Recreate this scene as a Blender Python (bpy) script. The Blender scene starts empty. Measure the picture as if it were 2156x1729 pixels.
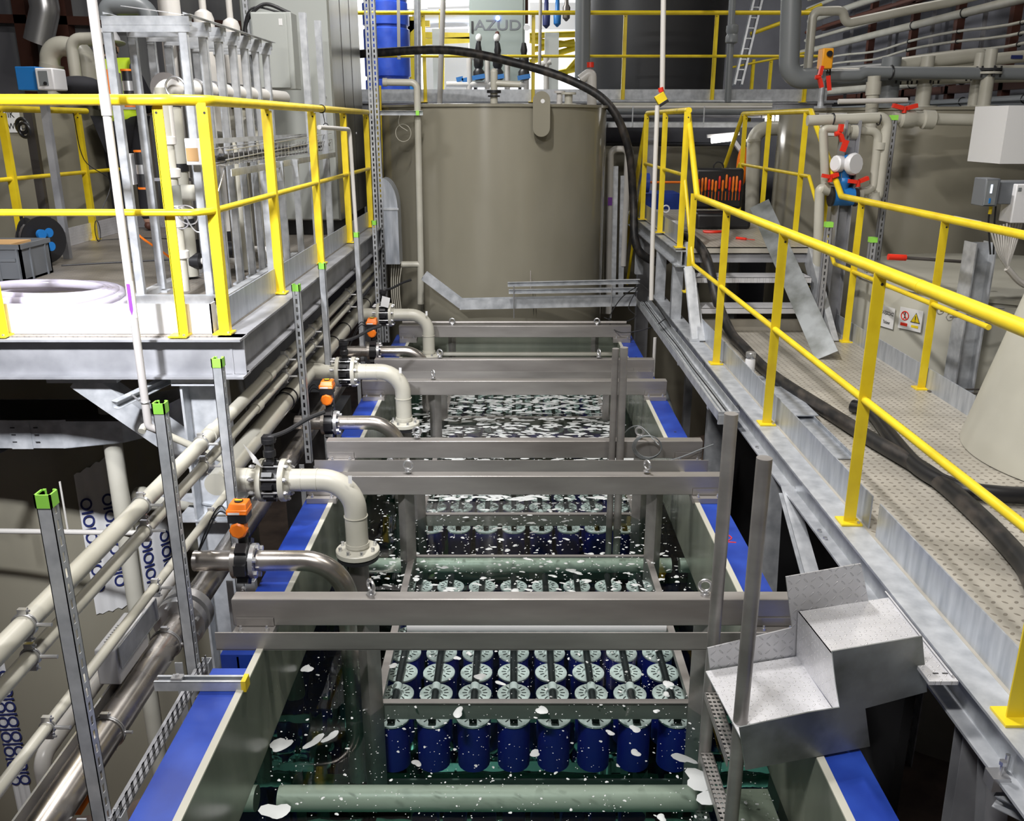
import bpy, math, random
from mathutils import Vector, Matrix
random.seed(7)
SC = bpy.context.scene
COL = SC.collection
# ---------------------------------------------------------------- camera
FPX, CU, CV, PIT = 1880.0, 1082.0, 864.5, math.radians(17.85)
cd = bpy.data.cameras.new('camera'); cam = bpy.data.objects.new('camera', cd); COL.objects.link(cam)
cd.sensor_width = 36; cd.sensor_fit = 'HORIZONTAL'; cd.lens = FPX/2156*36; cd.shift_x = -4/2156
cd.clip_start = .05; cd.clip_end = 100
cam.location = (0, 0, 0); cam.rotation_euler = (math.pi/2-PIT, 0, 0)
SC.camera = cam
SC.view_settings.view_transform = 'Standard'; SC.view_settings.look = 'None'
SC.view_settings.gamma = 1; SC.view_settings.use_curve_mapping = False
SC.view_settings.exposure = 0.0
# ---------------------------------------------------------------- world and lamps
w = bpy.data.worlds.new('world'); SC.world = w; w.use_nodes = True
w.node_tree.nodes['Background'].inputs[0].default_value = (.8, .88, 1, 1)
w.node_tree.nodes['Background'].inputs[1].default_value = .25
def lamp(name, loc, tgt, sx, sy, power, col=(1, .98, .94)):
    l = bpy.data.lights.new(name, 'AREA'); l.shape = 'RECTANGLE'; l.size = sx; l.size_y = sy
    l.energy = power; l.color = col
    o = bpy.data.objects.new(name, l); COL.objects.link(o); o.location = loc
    o.rotation_euler = (Vector(tgt)-Vector(loc)).to_track_quat('-Z', 'Y').to_euler()
    return o
wl = lamp('work_lamp_left', (-1.9, 1.3, 1.6), (-2.1, 4.4, -.8), .25, .2, 42, (.95, .96, 1)); wl.data.spread = math.radians(52)
lamp('ceiling_lamp_near', (-.9, .7, 2.4), (.2, 3.4, -2.0), .9, .12, 170, (1, .98, .96))
lamp('ceiling_lamp_middle', (-.5, 5.2, 3.0), (.3, 5.0, -2.3), .9, .12, 230, (1, .97, .94))
lamp('ceiling_lamp_right', (1.4, 2.6, 3.2), (2.4, 5.6, -1.6), .9, .12, 95, (1, .95, .87))
lamp('ceiling_lamp_left', (-3.2, 7.0, 3.4), (-3.0, 7.6, -1), .9, .15, 75, (1, .98, .96))
lamp('ceiling_lamp_back', (-1.6, 12.6, 2.9), (-.9, 14.6, .5), 1.6, .3, 130, (1, 1, .98))
lamp('ceiling_lamp_far', (-1.2, 18.0, 4.2), (-1.2, 19.5, 1), 2.4, .6, 1000, (1, 1, .98))
lamp('ceiling_lamp_rack', (4.6, 11.0, 4.2), (5.4, 12.0, 0), 1.2, .2, 60, (1, .95, .88))

def at(u, v, x=None, y=None, z=None):
    yc = (CV-v)/FPX
    d = Vector(((u-CU)/FPX, math.cos(PIT)+yc*math.sin(PIT), -math.sin(PIT)+yc*math.cos(PIT)))
    t = x/d.x if x is not None else (y/d.y if y is not None else z/d.z)
    return d*t
# ---------------------------------------------------------------- materials
def principled(name, col, rough=.5, metal=0.0, spec=.5, **kw):
    m = bpy.data.materials.new(name); m.use_nodes = True
    b = m.node_tree.nodes['Principled BSDF']
    b.inputs['Base Color'].default_value = (*col, 1); b.inputs['Roughness'].default_value = rough
    b.inputs['Metallic'].default_value = metal; b.inputs['Specular IOR Level'].default_value = spec
    for k, v in kw.items(): b.inputs[k].default_value = v
    return m
def vary(m, c1, c2, scale=6, kind='noise', lo=.35, hi=.65, detail=4, stretch=(1, 1, 1), bump=0, rough=None):
    nt = m.node_tree; N = nt.nodes; L = nt.links; b = N['Principled BSDF']
    tc = N.new('ShaderNodeTexCoord'); mp = N.new('ShaderNodeMapping'); mp.inputs['Scale'].default_value = stretch
    L.new(tc.outputs['Object'], mp.inputs[0])
    if kind == 'noise':
        t = N.new('ShaderNodeTexNoise'); t.inputs['Scale'].default_value = scale; t.inputs['Detail'].default_value = detail; out = t.outputs[0]
    else:
        t = N.new('ShaderNodeTexVoronoi'); t.inputs['Scale'].default_value = scale; out = t.outputs['Color']
    L.new(mp.outputs[0], t.inputs['Vector'])
    r = N.new('ShaderNodeValToRGB'); r.color_ramp.elements[0].position = lo; r.color_ramp.elements[1].position = hi
    r.color_ramp.elements[0].color = (*c1, 1); r.color_ramp.elements[1].color = (*c2, 1)
    L.new(out, r.inputs[0]); L.new(r.outputs[0], b.inputs['Base Color'])
    if rough:
        mr = N.new('ShaderNodeMapRange'); mr.inputs[3].default_value = rough[0]; mr.inputs[4].default_value = rough[1]
        L.new(out, mr.inputs[0]); L.new(mr.outputs[0], b.inputs['Roughness'])
    if bump:
        bp = N.new('ShaderNodeBump'); bp.inputs['Strength'].default_value = bump; bp.inputs['Distance'].default_value = .002
        L.new(out, bp.inputs['Height']); L.new(bp.outputs[0], b.inputs['Normal'])
    return m
def checker_plate(name, col, pit, axes=(0, 1), pitch=.028, rough=.4, metal=.6, strength=.9, ell=(.42, .13)):
    """raised tear pattern: alternating tilted ellipses on a grid"""
    m = principled(name, col, rough, metal)
    nt = m.node_tree; N = nt.nodes; L = nt.links; b = N['Principled BSDF']
    tc = N.new('ShaderNodeTexCoord'); sp = N.new('ShaderNodeSeparateXYZ'); L.new(tc.outputs['Object'], sp.inputs[0])
    def M(op, a, c=0.0, d=None):
        n = N.new('ShaderNodeMath'); n.operation = op
        for i, q in enumerate((a, c, d)):
            if q is None: continue
            if isinstance(q, (int, float)): n.inputs[i].default_value = q
            else: L.new(q, n.inputs[i])
        return n.outputs[0]
    X = M('DIVIDE', sp.outputs[axes[0]], pitch); Y = M('DIVIDE', sp.outputs[axes[1]], pitch)
    fx = M('FLOOR', X); fy = M('FLOOR', Y)
    dx = M('SUBTRACT', M('SUBTRACT', X, fx), .5); dy = M('SUBTRACT', M('SUBTRACT', Y, fy), .5)
    par = M('FLOORED_MODULO', M('ADD', fx, fy), 2.0)
    s = M('SUBTRACT', M('MULTIPLY', par, 2.0), 1.0)
    a = M('MULTIPLY', M('ADD', dx, M('MULTIPLY', dy, s)), .7071)
    c = M('MULTIPLY', M('SUBTRACT', dy, M('MULTIPLY', dx, s)), .7071)
    e = M('ADD', M('POWER', M('ABSOLUTE', M('DIVIDE', a, ell[0])), 2.0), M('POWER', M('ABSOLUTE', M('DIVIDE', c, ell[1])), 2.0))
    h = M('SUBTRACT', 1.0, M('MINIMUM', e, 1.0))
    h2 = M('MINIMUM', M('MULTIPLY', h, 2.2), 1.0)
    bp = N.new('ShaderNodeBump'); bp.inputs['Strength'].default_value = strength; bp.inputs['Distance'].default_value = .003
    L.new(h2, bp.inputs['Height']); L.new(bp.outputs[0], b.inputs['Normal'])
    t = N.new('ShaderNodeTexNoise'); t.inputs['Scale'].default_value = 5; t.inputs['Detail'].default_value = 5
    L.new(tc.outputs['Object'], t.inputs['Vector'])
    r = N.new('ShaderNodeValToRGB'); r.color_ramp.elements[0].position = .35; r.color_ramp.elements[1].position = .65
    r.color_ramp.elements[0].color = (*[q*.78 for q in col], 1); r.color_ramp.elements[1].color = (*col, 1)
    L.new(t.outputs[0], r.inputs[0])
    mx = N.new('ShaderNodeMix'); mx.data_type = 'RGBA'; L.new(h2, mx.inputs[0]); L.new(r.outputs[0], mx.inputs[6])
    mx.inputs[7].default_value = (*pit, 1)
    L.new(mx.outputs[2], b.inputs['Base Color'])
    return m
M = {}
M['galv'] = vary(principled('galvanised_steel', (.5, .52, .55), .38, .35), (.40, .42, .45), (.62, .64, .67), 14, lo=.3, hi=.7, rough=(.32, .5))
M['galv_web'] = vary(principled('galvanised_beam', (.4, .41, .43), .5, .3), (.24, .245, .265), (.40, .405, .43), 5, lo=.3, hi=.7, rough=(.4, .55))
M['galv_toe'] = vary(principled('galvanised_sheet', (.4, .44, .5), .36, .4), (.34, .37, .42), (.54, .57, .62), 9, stretch=(3, 3, .5), lo=.3, hi=.7, rough=(.3, .45))
M['zinc'] = principled('zinc_fitting', (.62, .62, .63), .3, .8)
M['stain'] = vary(principled('brushed_stainless', (.36, .34, .32), .42, .5), (.25, .235, .225), (.40, .38, .365), 4, lo=.3, hi=.7, rough=(.32, .46), stretch=(.4, 2, 2))
M['stain_pipe'] = vary(principled('stainless_pipe', (.5, .47, .44), .25, .9), (.36, .33, .30), (.62, .58, .54), 5, lo=.3, hi=.7, rough=(.2, .34))
M['dirt_steel'] = principled('dark_stainless', (.17, .155, .145), .42, .65)
M['yellow'] = vary(principled('yellow_paint', (.8, .6, .02), .38), (.70, .50, .012), (.84, .64, .02), 7, lo=.25, hi=.6)
M['pvc'] = vary(principled('beige_grey_pvc', (.48, .47, .4), .35), (.43, .415, .35), (.51, .495, .43), 3)
M['pvc_white'] = principled('white_pvc', (.6, .58, .55), .35)
M['pvc_conduit'] = principled('light_grey_conduit', (.46, .44, .43), .35)
M['pvc_grey'] = principled('grey_pvc', (.2, .215, .225), .38)
M['pp'] = vary(principled('beige_polypropylene', (.3, .28, .22), .22), (.235, .22, .17), (.29, .272, .215), 1.3, stretch=(1, 1, .4), rough=(.14, .26))
nt_ = M['pp'].node_tree; b_ = nt_.nodes['Principled BSDF']; tg_ = nt_.nodes.new('ShaderNodeTangent'); tg_.direction_type = 'RADIAL'; tg_.axis = 'Z'
nt_.links.new(tg_.outputs[0], b_.inputs['Tangent']); b_.inputs['Anisotropic'].default_value = .85; b_.inputs['Anisotropic Rotation'].default_value = .25
M['pp_light'] = vary(principled('light_polypropylene', (.5, .49, .42), .4), (.44, .43, .37), (.54, .53, .46), 1.5)
M['pp_in'] = vary(principled('tank_lining', (.3, .34, .28), .3), (.13, .15, .12), (.24, .26, .21), 2.5, stretch=(1, 1, .3), rough=(.15, .35))
M['blue'] = vary(principled('blue_paint', (.02, .07, .42), .3), (.010, .036, .27), (.02, .065, .40), 5, rough=(.3, .45))
M['blue_dk'] = principled('blue_membrane', (.012, .02, .28), .35)
M['black'] = principled('black_plastic', (.015, .015, .017), .4)
M['black_pp'] = principled('black_tank_plastic', (.012, .012, .014), .55)
M['amber'] = principled('amber_plastic', (.85, .36, .015), .4)
M['ceil'] = principled('dark_ceiling', (.06, .06, .065), .8)
M['hose'] = vary(principled('black_rubber_hose', (.02, .02, .02), .5), (.012, .012, .013), (.085, .07, .06), 9, detail=8, lo=.45, hi=.8, stretch=(2, .8, 1))
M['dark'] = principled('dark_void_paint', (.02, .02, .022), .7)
M['orange'] = principled('orange_plastic', (.85, .19, .01), .4)
M['red'] = principled('red_plastic', (.75, .035, .015), .4)
M['green'] = principled('lime_green_cap', (.33, .78, .10), .4)
M['white'] = principled('white_plastic', (.75, .75, .77), .4)
M['paper'] = principled('white_paper', (.72, .72, .72), .6)
M['ink'] = principled('black_ink', (.02, .02, .02), .6)
M['navy'] = principled('navy_print', (.02, .03, .14), .5)
M['purple'] = principled('purple_print', (.22, .05, .4), .5)
M['greenp'] = principled('green_print', (.05, .35, .08), .5)
M['cabinet'] = principled('light_grey_enamel', (.42, .44, .42), .35)
M['cab_side'] = vary(principled('brushed_grey_panel', (.36, .36, .33), .28, .45), (.26, .26, .23), (.42, .42, .39), 1.6, stretch=(1, 1, .6))
M['azud'] = principled('grey_green_enamel', (.25, .29, .27), .4)
M['blueinst'] = principled('instrument_blue', (.015, .17, .5), .4)
M['lens'] = principled('clear_plastic_hose', (.5, .47, .57), .18, **{'Transmission Weight': .15})
M['disc'] = vary(principled('membrane_cap_grey', (.6, .6, .6), .45), (.55, .53, .54), (.74, .72, .73), 30)
M['wall'] = vary(principled('wall_panel', (.22, .22, .24), .6), (.12, .12, .135), (.18, .18, .2), 1)
M['panel'] = vary(principled('old_wall_panel', (.3, .31, .31), .5), (.2, .2, .22), (.36, .37, .37), .8, stretch=(3, 1, .2), rough=(.3, .5))
M['zinc_lit'] = vary(principled('zinc_sheet_painted_lit', (.8, .8, .82), .35, .25), (.74, .74, .77), (.88, .88, .9), 6, lo=.3, hi=.7)  # lit copy of the galvanised sheet: front toe board's overexposure painted as colour
M['rust'] = principled('primer_red_steel', (.09, .03, .018), .6)
M['floor'] = vary(principled('concrete_floor', (.2, .15, .12), .7), (.14, .1, .085), (.26, .19, .15), 3)
M['deck_l'] = checker_plate('worn_grey_checker_deck', (.30, .27, .235), (.2, .18, .16), pitch=.03, rough=.45, metal=.3, strength=.5)
M['deck'] = checker_plate('worn_beige_checker_deck', (.52, .49, .43), (.25, .225, .19), pitch=.042, rough=.42, metal=.25, strength=.5, ell=(.3, .17))
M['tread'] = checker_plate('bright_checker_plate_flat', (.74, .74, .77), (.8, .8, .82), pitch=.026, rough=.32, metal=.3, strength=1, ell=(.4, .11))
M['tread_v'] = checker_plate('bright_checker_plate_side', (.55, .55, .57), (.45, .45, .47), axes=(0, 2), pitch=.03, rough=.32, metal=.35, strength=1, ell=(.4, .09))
M['tread_x'] = checker_plate('bright_checker_plate_riser', (.74, .74, .77), (.8, .8, .82), axes=(1, 2), pitch=.024, rough=.32, metal=.35, strength=1, ell=(.4, .11))
M['rub_stain'] = vary(principled('oxidised_zinc_sheet', (.3, .32, .31), .42, .5), (.15, .16, .15), (.34, .36, .37), 5, detail=8)
M['skin'] = principled('skin', (.55, .33, .25), .5)
M['hivis'] = principled('fluorescent_yellow_cloth', (.62, .85, .03), .7)
M['reflect'] = principled('reflective_band', (.5, .5, .52), .4)
M['cloth'] = principled('black_work_cloth', (.015, .015, .02), .8)
M['card'] = principled('cardboard', (.5, .3, .13), .7)
M['crate'] = principled('grey_crate_plastic', (.13, .14, .155), .45)
M['copper'] = principled('copper', (.5, .2, .1), .4, .7)
M['foam'] = principled('foam_white', (.55, .57, .57), .5)
def emit(name, col, s):
    m = principled(name, col, .4); b = m.node_tree.nodes['Principled BSDF']
    b.inputs['Emission Color'].default_value = (*col, 1); b.inputs['Emission Strength'].default_value = s
    return m
M['tube_on'] = emit('lit_tube', (1, .97, .93), 14)
M['led'] = emit('blue_led', (.1, .2, 1), 12)
M['lcd'] = emit('lit_lcd', (.75, .85, 1), 1.2)
M['glass'] = principled('clear_plastic', (.8, .85, .85), .1, **{'Transmission Weight': .8})
# water: a clear tinted fresnel surface over an absorbing body
def water_mat():
    m = bpy.data.materials.new('green_process_water'); m.use_nodes = True; nt = m.node_tree; N = nt.nodes; L = nt.links
    N.clear(); out = N.new('ShaderNodeOutputMaterial')
    tr = N.new('ShaderNodeBsdfTransparent'); tr.inputs[0].default_value = (.93, .97, .95, 1)
    gl = N.new('ShaderNodeBsdfGlossy'); gl.inputs['Roughness'].default_value = .02
    fr = N.new('ShaderNodeFresnel'); fr.inputs[0].default_value = 1.36
    ns = N.new('ShaderNodeTexNoise'); ns.inputs['Scale'].default_value = 5; ns.inputs['Detail'].default_value = 1
    tc = N.new('ShaderNodeTexCoord'); L.new(tc.outputs['Object'], ns.inputs['Vector'])
    bp = N.new('ShaderNodeBump'); bp.inputs['Strength'].default_value = .06; bp.inputs['Distance'].default_value = .02
    L.new(ns.outputs[0], bp.inputs['Height']); L.new(bp.outputs[0], gl.inputs['Normal']); L.new(bp.outputs[0], fr.inputs['Normal'])
    mx = N.new('ShaderNodeMixShader'); L.new(fr.outputs[0], mx.inputs[0]); L.new(tr.outputs[0], mx.inputs[1]); L.new(gl.outputs[0], mx.inputs[2])
    L.new(mx.outputs[0], out.inputs['Surface'])
    va = N.new('ShaderNodeVolumeAbsorption'); va.inputs[0].default_value = (.0, .5, .43, 1); va.inputs[1].default_value = .8
    L.new(va.outputs[0], out.inputs['Volume'])
    return m
M['water'] = water_mat()
# ---------------------------------------------------------------- mesh helpers
def basis(d, up=(0, 0, 1)):
    d = Vector(d).normalized(); up = Vector(up)
    if abs(d.dot(up)) > .98*up.length: up = Vector((0, 1, 0)) if abs(d.y) < .9 else Vector((1, 0, 0))
    s = d.cross(up).normalized(); u = s.cross(d).normalized()
    return d, s, u
WHOLE = {'wire_mesh', 'vent_slots', 'membrane_cap', 'wound_cable', 'film_sheet', 'lettering', 'red_chalk_mark', 'tray_frame', 'nose_and_ears', 'walking_figure', 'exclamation_mark', 'panel_seam', 'tray', 'strut_channel', 'cable_bundle', 'collar', 'frame_bars'}
class MB:
    def __init__(s): s.v = []; s.f = []
    def quad_box(s, pts):
        n = len(s.v); s.v += [tuple(p) for p in pts]
        s.f += [tuple(n+i for i in q) for q in ((0, 3, 2, 1), (4, 5, 6, 7), (0, 1, 5, 4), (1, 2, 6, 5), (2, 3, 7, 6), (3, 0, 4, 7))]
        return s
    def bx(s, x0, x1, y0, y1, z0, z1):
        return s.quad_box([(x0, y0, z0), (x1, y0, z0), (x1, y1, z0), (x0, y1, z0), (x0, y0, z1), (x1, y0, z1), (x1, y1, z1), (x0, y1, z1)])
    def cb(s, c, sx, sy, sz, R=None):
        R = R or Matrix.Identity(3); c = Vector(c)
        return s.quad_box([c+R@Vector((x*sx/2, y*sy/2, z*sz/2)) for z in (-1, 1) for x, y in ((-1, -1), (1, -1), (1, 1), (-1, 1))])
    def prof(s, p0, p1, outline, up=(0, 0, 1)):
        p0 = Vector(p0); p1 = Vector(p1); d, a, u = basis(p1-p0, up); n = len(s.v); k = len(outline)
        for p in (p0, p1): s.v += [tuple(p+a*x+u*y) for x, y in outline]
        for i in range(k):
            j = (i+1) % k; s.f.append((n+i, n+j, n+k+j, n+k+i))
        s.f.append(tuple(n+i for i in reversed(range(k)))); s.f.append(tuple(n+k+i for i in range(k)))
        return s
    def bar(s, p0, p1, w, h, up=(0, 0, 1)):
        return s.prof(p0, p1, [(-w/2, -h/2), (w/2, -h/2), (w/2, h/2), (-w/2, h/2)], up)
    def ibeam(s, p0, p1, w, h, t=.012, up=(0, 0, 1)):
        a, b = w/2, h/2
        return s.prof(p0, p1, [(-a, -b), (a, -b), (a, -b+t), (t/2, -b+t), (t/2, b-t), (a, b-t), (a, b), (-a, b), (-a, b-t), (-t/2, b-t), (-t/2, -b+t), (-a, -b+t)], up)
    def chan(s, p0, p1, w, h, t=.006, up=(0, 0, 1)):   # web at -w/2, open to +w
        a, b = w/2, h/2
        return s.prof(p0, p1, [(-a, -b), (a, -b), (a, -b+t), (-a+t, -b+t), (-a+t, b-t), (a, b-t), (a, b), (-a, b)], up)
    def angle(s, p0, p1, w, h, t=.006, up=(0, 0, 1)):
        return s.prof(p0, p1, [(0, 0), (w, 0), (w, t), (t, t), (t, h), (0, h)], up)
    def rings(s, R, closed=False, cap=True):
        n = len(s.v); k = len(R[0])
        for r in R: s.v += [tuple(p) for p in r]
        m = len(R)
        for i in range(m if closed else m-1):
            a = n+i*k; b = n+((i+1) % m)*k
            for j in range(k):
                j2 = (j+1) % k; s.f.append((a+j, a+j2, b+j2, b+j))
        if cap and not closed:
            s.f.append(tuple(n+j for j in reversed(range(k)))); s.f.append(tuple(n+(m-1)*k+j for j in range(k)))
        return s
    def cyl(s, p0, p1, r0, r1=None, seg=20, cap=True):
        p0 = Vector(p0); p1 = Vector(p1); r1 = r0 if r1 is None else r1; d, a, u = basis(p1-p0)
        return s.rings([[p+(a*math.cos(t)+u*math.sin(t))*r for t in (2*math.pi*i/seg for i in range(seg))] for p, r in ((p0, r0), (p1, r1))], cap=cap)
    def lathe(s, c, pr, axis=(0, 0, 1), seg=24, cap=True):
        c = Vector(c); d, a, u = basis(axis)
        return s.rings([[c+d*h+(a*math.cos(t)+u*math.sin(t))*max(r, .0003) for t in (2*math.pi*i/seg for i in range(seg))] for r, h in pr], cap=cap)
    def tube(s, pts, r, bend=0, seg=12, cap=True, n=6):
        P = [Vector(p) for p in pts]; Q = [P[0]]
        for i in range(1, len(P)-1):
            a = (P[i-1]-P[i]); b = (P[i+1]-P[i]); la, lb = a.length, b.length; a.normalize(); b.normalize()
            ang = a.angle(b)
            if bend <= 0 or ang > 3.1: Q.append(P[i]); continue
            L = min(bend/math.tan(ang/2), la*.49, lb*.49); A = P[i]+a*L; B = P[i]+b*L
            rr = L*math.tan(ang/2); bis = (a+b).normalized(); C = P[i]+bis*(rr/math.sin(ang/2))
            va = (A-C); vb = (B-C); th = va.angle(vb)
            for k in range(n+1):
                t = k/n; Q.append(C+(va*math.sin((1-t)*th)+vb*math.sin(t*th))/math.sin(th))
        Q.append(P[-1])
        R = []; pu = None
        for i, q in enumerate(Q):
            d = (Q[min(i+1, len(Q)-1)]-Q[max(i-1, 0)]).normalized()
            if pu is None: _, sd, u = basis(d)
            else:
                u = (pu-d*pu.dot(d)).normalized(); sd = d.cross(u)
            pu = u
            f = 1
            if 0 < i < len(Q)-1:
                c = (Q[i]-Q[i-1]).normalized().dot((Q[i+1]-Q[i]).normalized()); f = 1
            R.append([q+(sd*math.cos(t)+u*math.sin(t))*r*f for t in (2*math.pi*k/seg for k in range(seg))])
        return s.rings(R, cap=cap)
    def spline(s, pts, r, seg=12, n=8, cap=True):
        P = [Vector(p) for p in pts]; P = [P[0]*2-P[1]]+P+[P[-1]*2-P[-2]]; Q = []
        for i in range(1, len(P)-2):
            for k in range(n):
                t = k/n; a, b, c, d = P[i-1:i+3]
                Q.append(.5*((2*b)+(c-a)*t+(2*a-5*b+4*c-d)*t*t+(3*b-a-3*c+d)*t**3))
        Q.append(P[-2]); return s.tube(Q, r, 0, seg, cap)
    def torus(s, c, axis, R, r, seg=24, sg=8):
        c = Vector(c); d, a, u = basis(axis); rr = []
        for i in range(seg):
            t = 2*math.pi*i/seg; e = a*math.cos(t)+u*math.sin(t)
            rr.append([c+e*(R+r*math.cos(p))+d*r*math.sin(p) for p in (2*math.pi*k/sg for k in range(sg))])
        return s.rings(rr, closed=True)
    def ball(s, c, r, sc=(1, 1, 1), seg=16, n=10):
        c = Vector(c)
        return s.rings([[c+Vector((sc[0]*r*math.sin(p)*math.cos(t), sc[1]*r*math.sin(p)*math.sin(t), sc[2]*r*math.cos(p))) for t in (2*math.pi*k/seg for k in range(seg))] for p in (max(.02, min(math.pi-.02, math.pi*i/n)) for i in range(n+1))])
    def bolts(s, c, axis, R, n, r=.008, h=.012, both=0):
        c = Vector(c); d, a, u = basis(axis)
        for i in range(n):
            t = 2*math.pi*(i+.5)/n; p = c+(a*math.cos(t)+u*math.sin(t))*R
            s.cyl(p-d*(h if not both else both), p+d*h, r, seg=6)
        return s
    def clusters(s):
        """groups of faces that touch, by shared vertices and then by touching bounds"""
        par = list(range(len(s.v)))
        def fd(a):
            while par[a] != a: par[a] = par[par[a]]; a = par[a]
            return a
        for f in s.f:
            r = fd(f[0])
            for q in f[1:]: par[fd(q)] = r
        isl = {}
        for i in range(len(s.v)): isl.setdefault(fd(i), []).append(i)
        B = []
        for ids in isl.values():
            P = [s.v[i] for i in ids]; B.append([set(ids), [min(p[k] for p in P)-.0015 for k in range(3)], [max(p[k] for p in P)+.0015 for k in range(3)]])
        ch = True
        while ch:
            ch = False
            for i in range(len(B)):
                for j in range(i+1, len(B)):
                    if all(B[i][1][k] <= B[j][2][k] and B[j][1][k] <= B[i][2][k] for k in range(3)):
                        B[i] = [B[i][0] | B[j][0], [min(B[i][1][k], B[j][1][k]) for k in range(3)], [max(B[i][2][k], B[j][2][k]) for k in range(3)]]; del B[j]; ch = True; break
                if ch: break
        return [b[0] for b in B]
    def build(s, name, mat, parent=None, smooth=True, bevel=0):
        if parent is not None and name not in WHOLE and len(s.f) < 9000:
            cl = s.clusters()
            if 1 < len(cl) <= 40:
                first = None
                for ids in cl:
                    m = MB(); mp = {q: i for i, q in enumerate(sorted(ids))}; m.v = [s.v[q] for q in sorted(ids)]
                    m.f = [tuple(mp[q] for q in f) for f in s.f if f[0] in ids]
                    o = m._build(name, mat, parent, smooth, bevel); first = first or o
                return first
        return s._build(name, mat, parent, smooth, bevel)
    def _build(s, name, mat, parent=None, smooth=True, bevel=0):
        me = bpy.data.meshes.new(name); me.from_pydata(s.v, [], s.f); me.update()
        import bmesh
        bm = bmesh.new(); bm.from_mesh(me); bmesh.ops.recalc_face_normals(bm, faces=bm.faces); bm.to_mesh(me); bm.free()
        if smooth:
            me.polygons.foreach_set('use_smooth', [True]*len(me.polygons)); me.set_sharp_from_angle(angle=math.radians(38))
        me.materials.append(M[mat] if isinstance(mat, str) else mat)
        o = bpy.data.objects.new(name, me); COL.objects.link(o)
        if parent is not None:
            o.parent = parent
            if parent.type == 'EMPTY': o.location = -parent.location
        if bevel:
            b = o.modifiers.new('bevel', 'BEVEL'); b.width = bevel; b.segments = 2; b.limit_method = 'ANGLE'
        return o
def tag(o, label=None, cat=None, group=None, kind=None):
    if label: o['label'] = label
    if cat: o['category'] = cat
    if group: o['group'] = group
    if kind: o['kind'] = kind
    return o
def thing(name, label, cat, loc=(0, 0, 0), group=None):
    o = bpy.data.objects.new(name, None); o.empty_display_size = .1; COL.objects.link(o); o.location = loc
    return tag(o, label, cat, group)
def struct(name, mb, mat): return tag(mb.build(name, mat), kind='structure')
def solo(name, mb, mat, label, cat, group=None, bevel=0): return tag(mb.build(name, mat, bevel=bevel), label, cat, group)
def copy_thing(root, loc, label=None, group=None):
    r = root.copy(); COL.objects.link(r); r.location = loc
    if label: r['label'] = label
    if group: r['group'] = group
    for ch in list(root.children):
        c = ch.copy(); COL.objects.link(c); c.parent = r
        for g in list(ch.children):
            d = g.copy(); COL.objects.link(d); d.parent = c
    return r
def text_mesh(body, size, loc, rot, mat, parent, name='lettering', stretch=1.0, align='CENTER', depth=.0004):
    c = bpy.data.curves.new(name, 'FONT'); c.body = body; c.size = size; c.align_x = align; c.align_y = 'CENTER'; c.extrude = depth; c.offset = size*.015
    o = bpy.data.objects.new(name+'_tmp', c); COL.objects.link(o)
    me = bpy.data.meshes.new_from_object(o.evaluated_get(bpy.context.evaluated_depsgraph_get())); me.name = name
    R = rot.to_matrix().to_4x4() if hasattr(rot, 'to_matrix') else rot.to_4x4()
    me.transform(Matrix.Translation(Vector(loc)) @ R @ Matrix.Diagonal((stretch, 1, 1, 1)))
    bpy.data.objects.remove(o); me.materials.clear(); me.materials.append(M[mat])
    t = bpy.data.objects.new(name, me); COL.objects.link(t); t.parent = parent
    if parent.type == 'EMPTY': t.location = -parent.location
    return t
EUL = lambda x, y, z: __import__('mathutils').Euler((x, y, z))
# ================================================================ the hall
FL = -4.9
struct('floor', MB().bx(-9, 9, -1.5, 24, FL-.2, FL), 'floor')
struct('ceiling', MB().bx(-9, 9, -1.5, 24, 6.2, 6.4), 'ceil')
struct('wall_back', MB().bx(-9, 9, 23.8, 24, FL, 6.2), 'wall')
struct('wall_front', MB().bx(-9, 9, -1.7, -1.5, FL, 6.2), 'wall')
struct('wall_left', MB().bx(-9.2, -9, -1.5, 24, FL, 6.2), 'wall')
struct('wall_right', MB().bx(7.6, 7.8, -1.5, 24, FL, 6.2), 'wall')
# ================================================================ process tank
ZR, XW, ZW, WOUT = -1.96, .977, -2.36, 1.137
tk = thing('process_tank', 'long open rectangular tank with blue steel rims filled with green water', 'tank', (0, 4.8, FL))
MB().bx(-XW-.028, -XW, 1.1, 8.5, FL+.1, ZR+.004).build('liner_wall', 'pp_in', tk)
MB().bx(XW, XW+.028, 1.1, 8.5, FL+.1, ZR+.004).build('liner_wall', 'pp_in', tk)
MB().bx(-XW, XW, 8.45, 8.5, FL+.1, ZR).bx(-XW, XW, 1.1, 1.15, FL+.1, ZR).build('end_wall', 'pp_in', tk)
MB().bx(-XW, XW, 1.1, 8.5, FL, -3.35).build('tank_bottom', 'pp_light', tk)
for sx in (-1, 1):
    MB().bx(*sorted((sx*(XW+.001), sx*(XW+.027))), 1.1, 8.5, ZR+.004, ZR+.008).build('welded_edge_strip', 'pp_light', tk)
def rim(x0, x1, segs, side):
    m = MB()
    for y0, y1 in segs:
        m.bx(x0, x1, y0, y1, ZR-.009, ZR)
        m.bx((x0+x1)/2-.004, (x0+x1)/2+.004, y0, y1, ZR-.15, ZR-.009)
    m.bx(x0, x1, 1.1, 8.5, ZR-.16, ZR-.15)
    for y0, y1 in segs: m.bx(x0, x1, y0, y0+.008, ZR-.15, ZR-.009)
    m.build('rim_beam', 'blue', tk)
rim(-WOUT, -XW-.028, [(1.1, 2.77), (2.8, 2.91), (3.0, 8.5)], -1)
rim(XW+.03, WOUT, [(1.1, 8.5)], 1)
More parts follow.
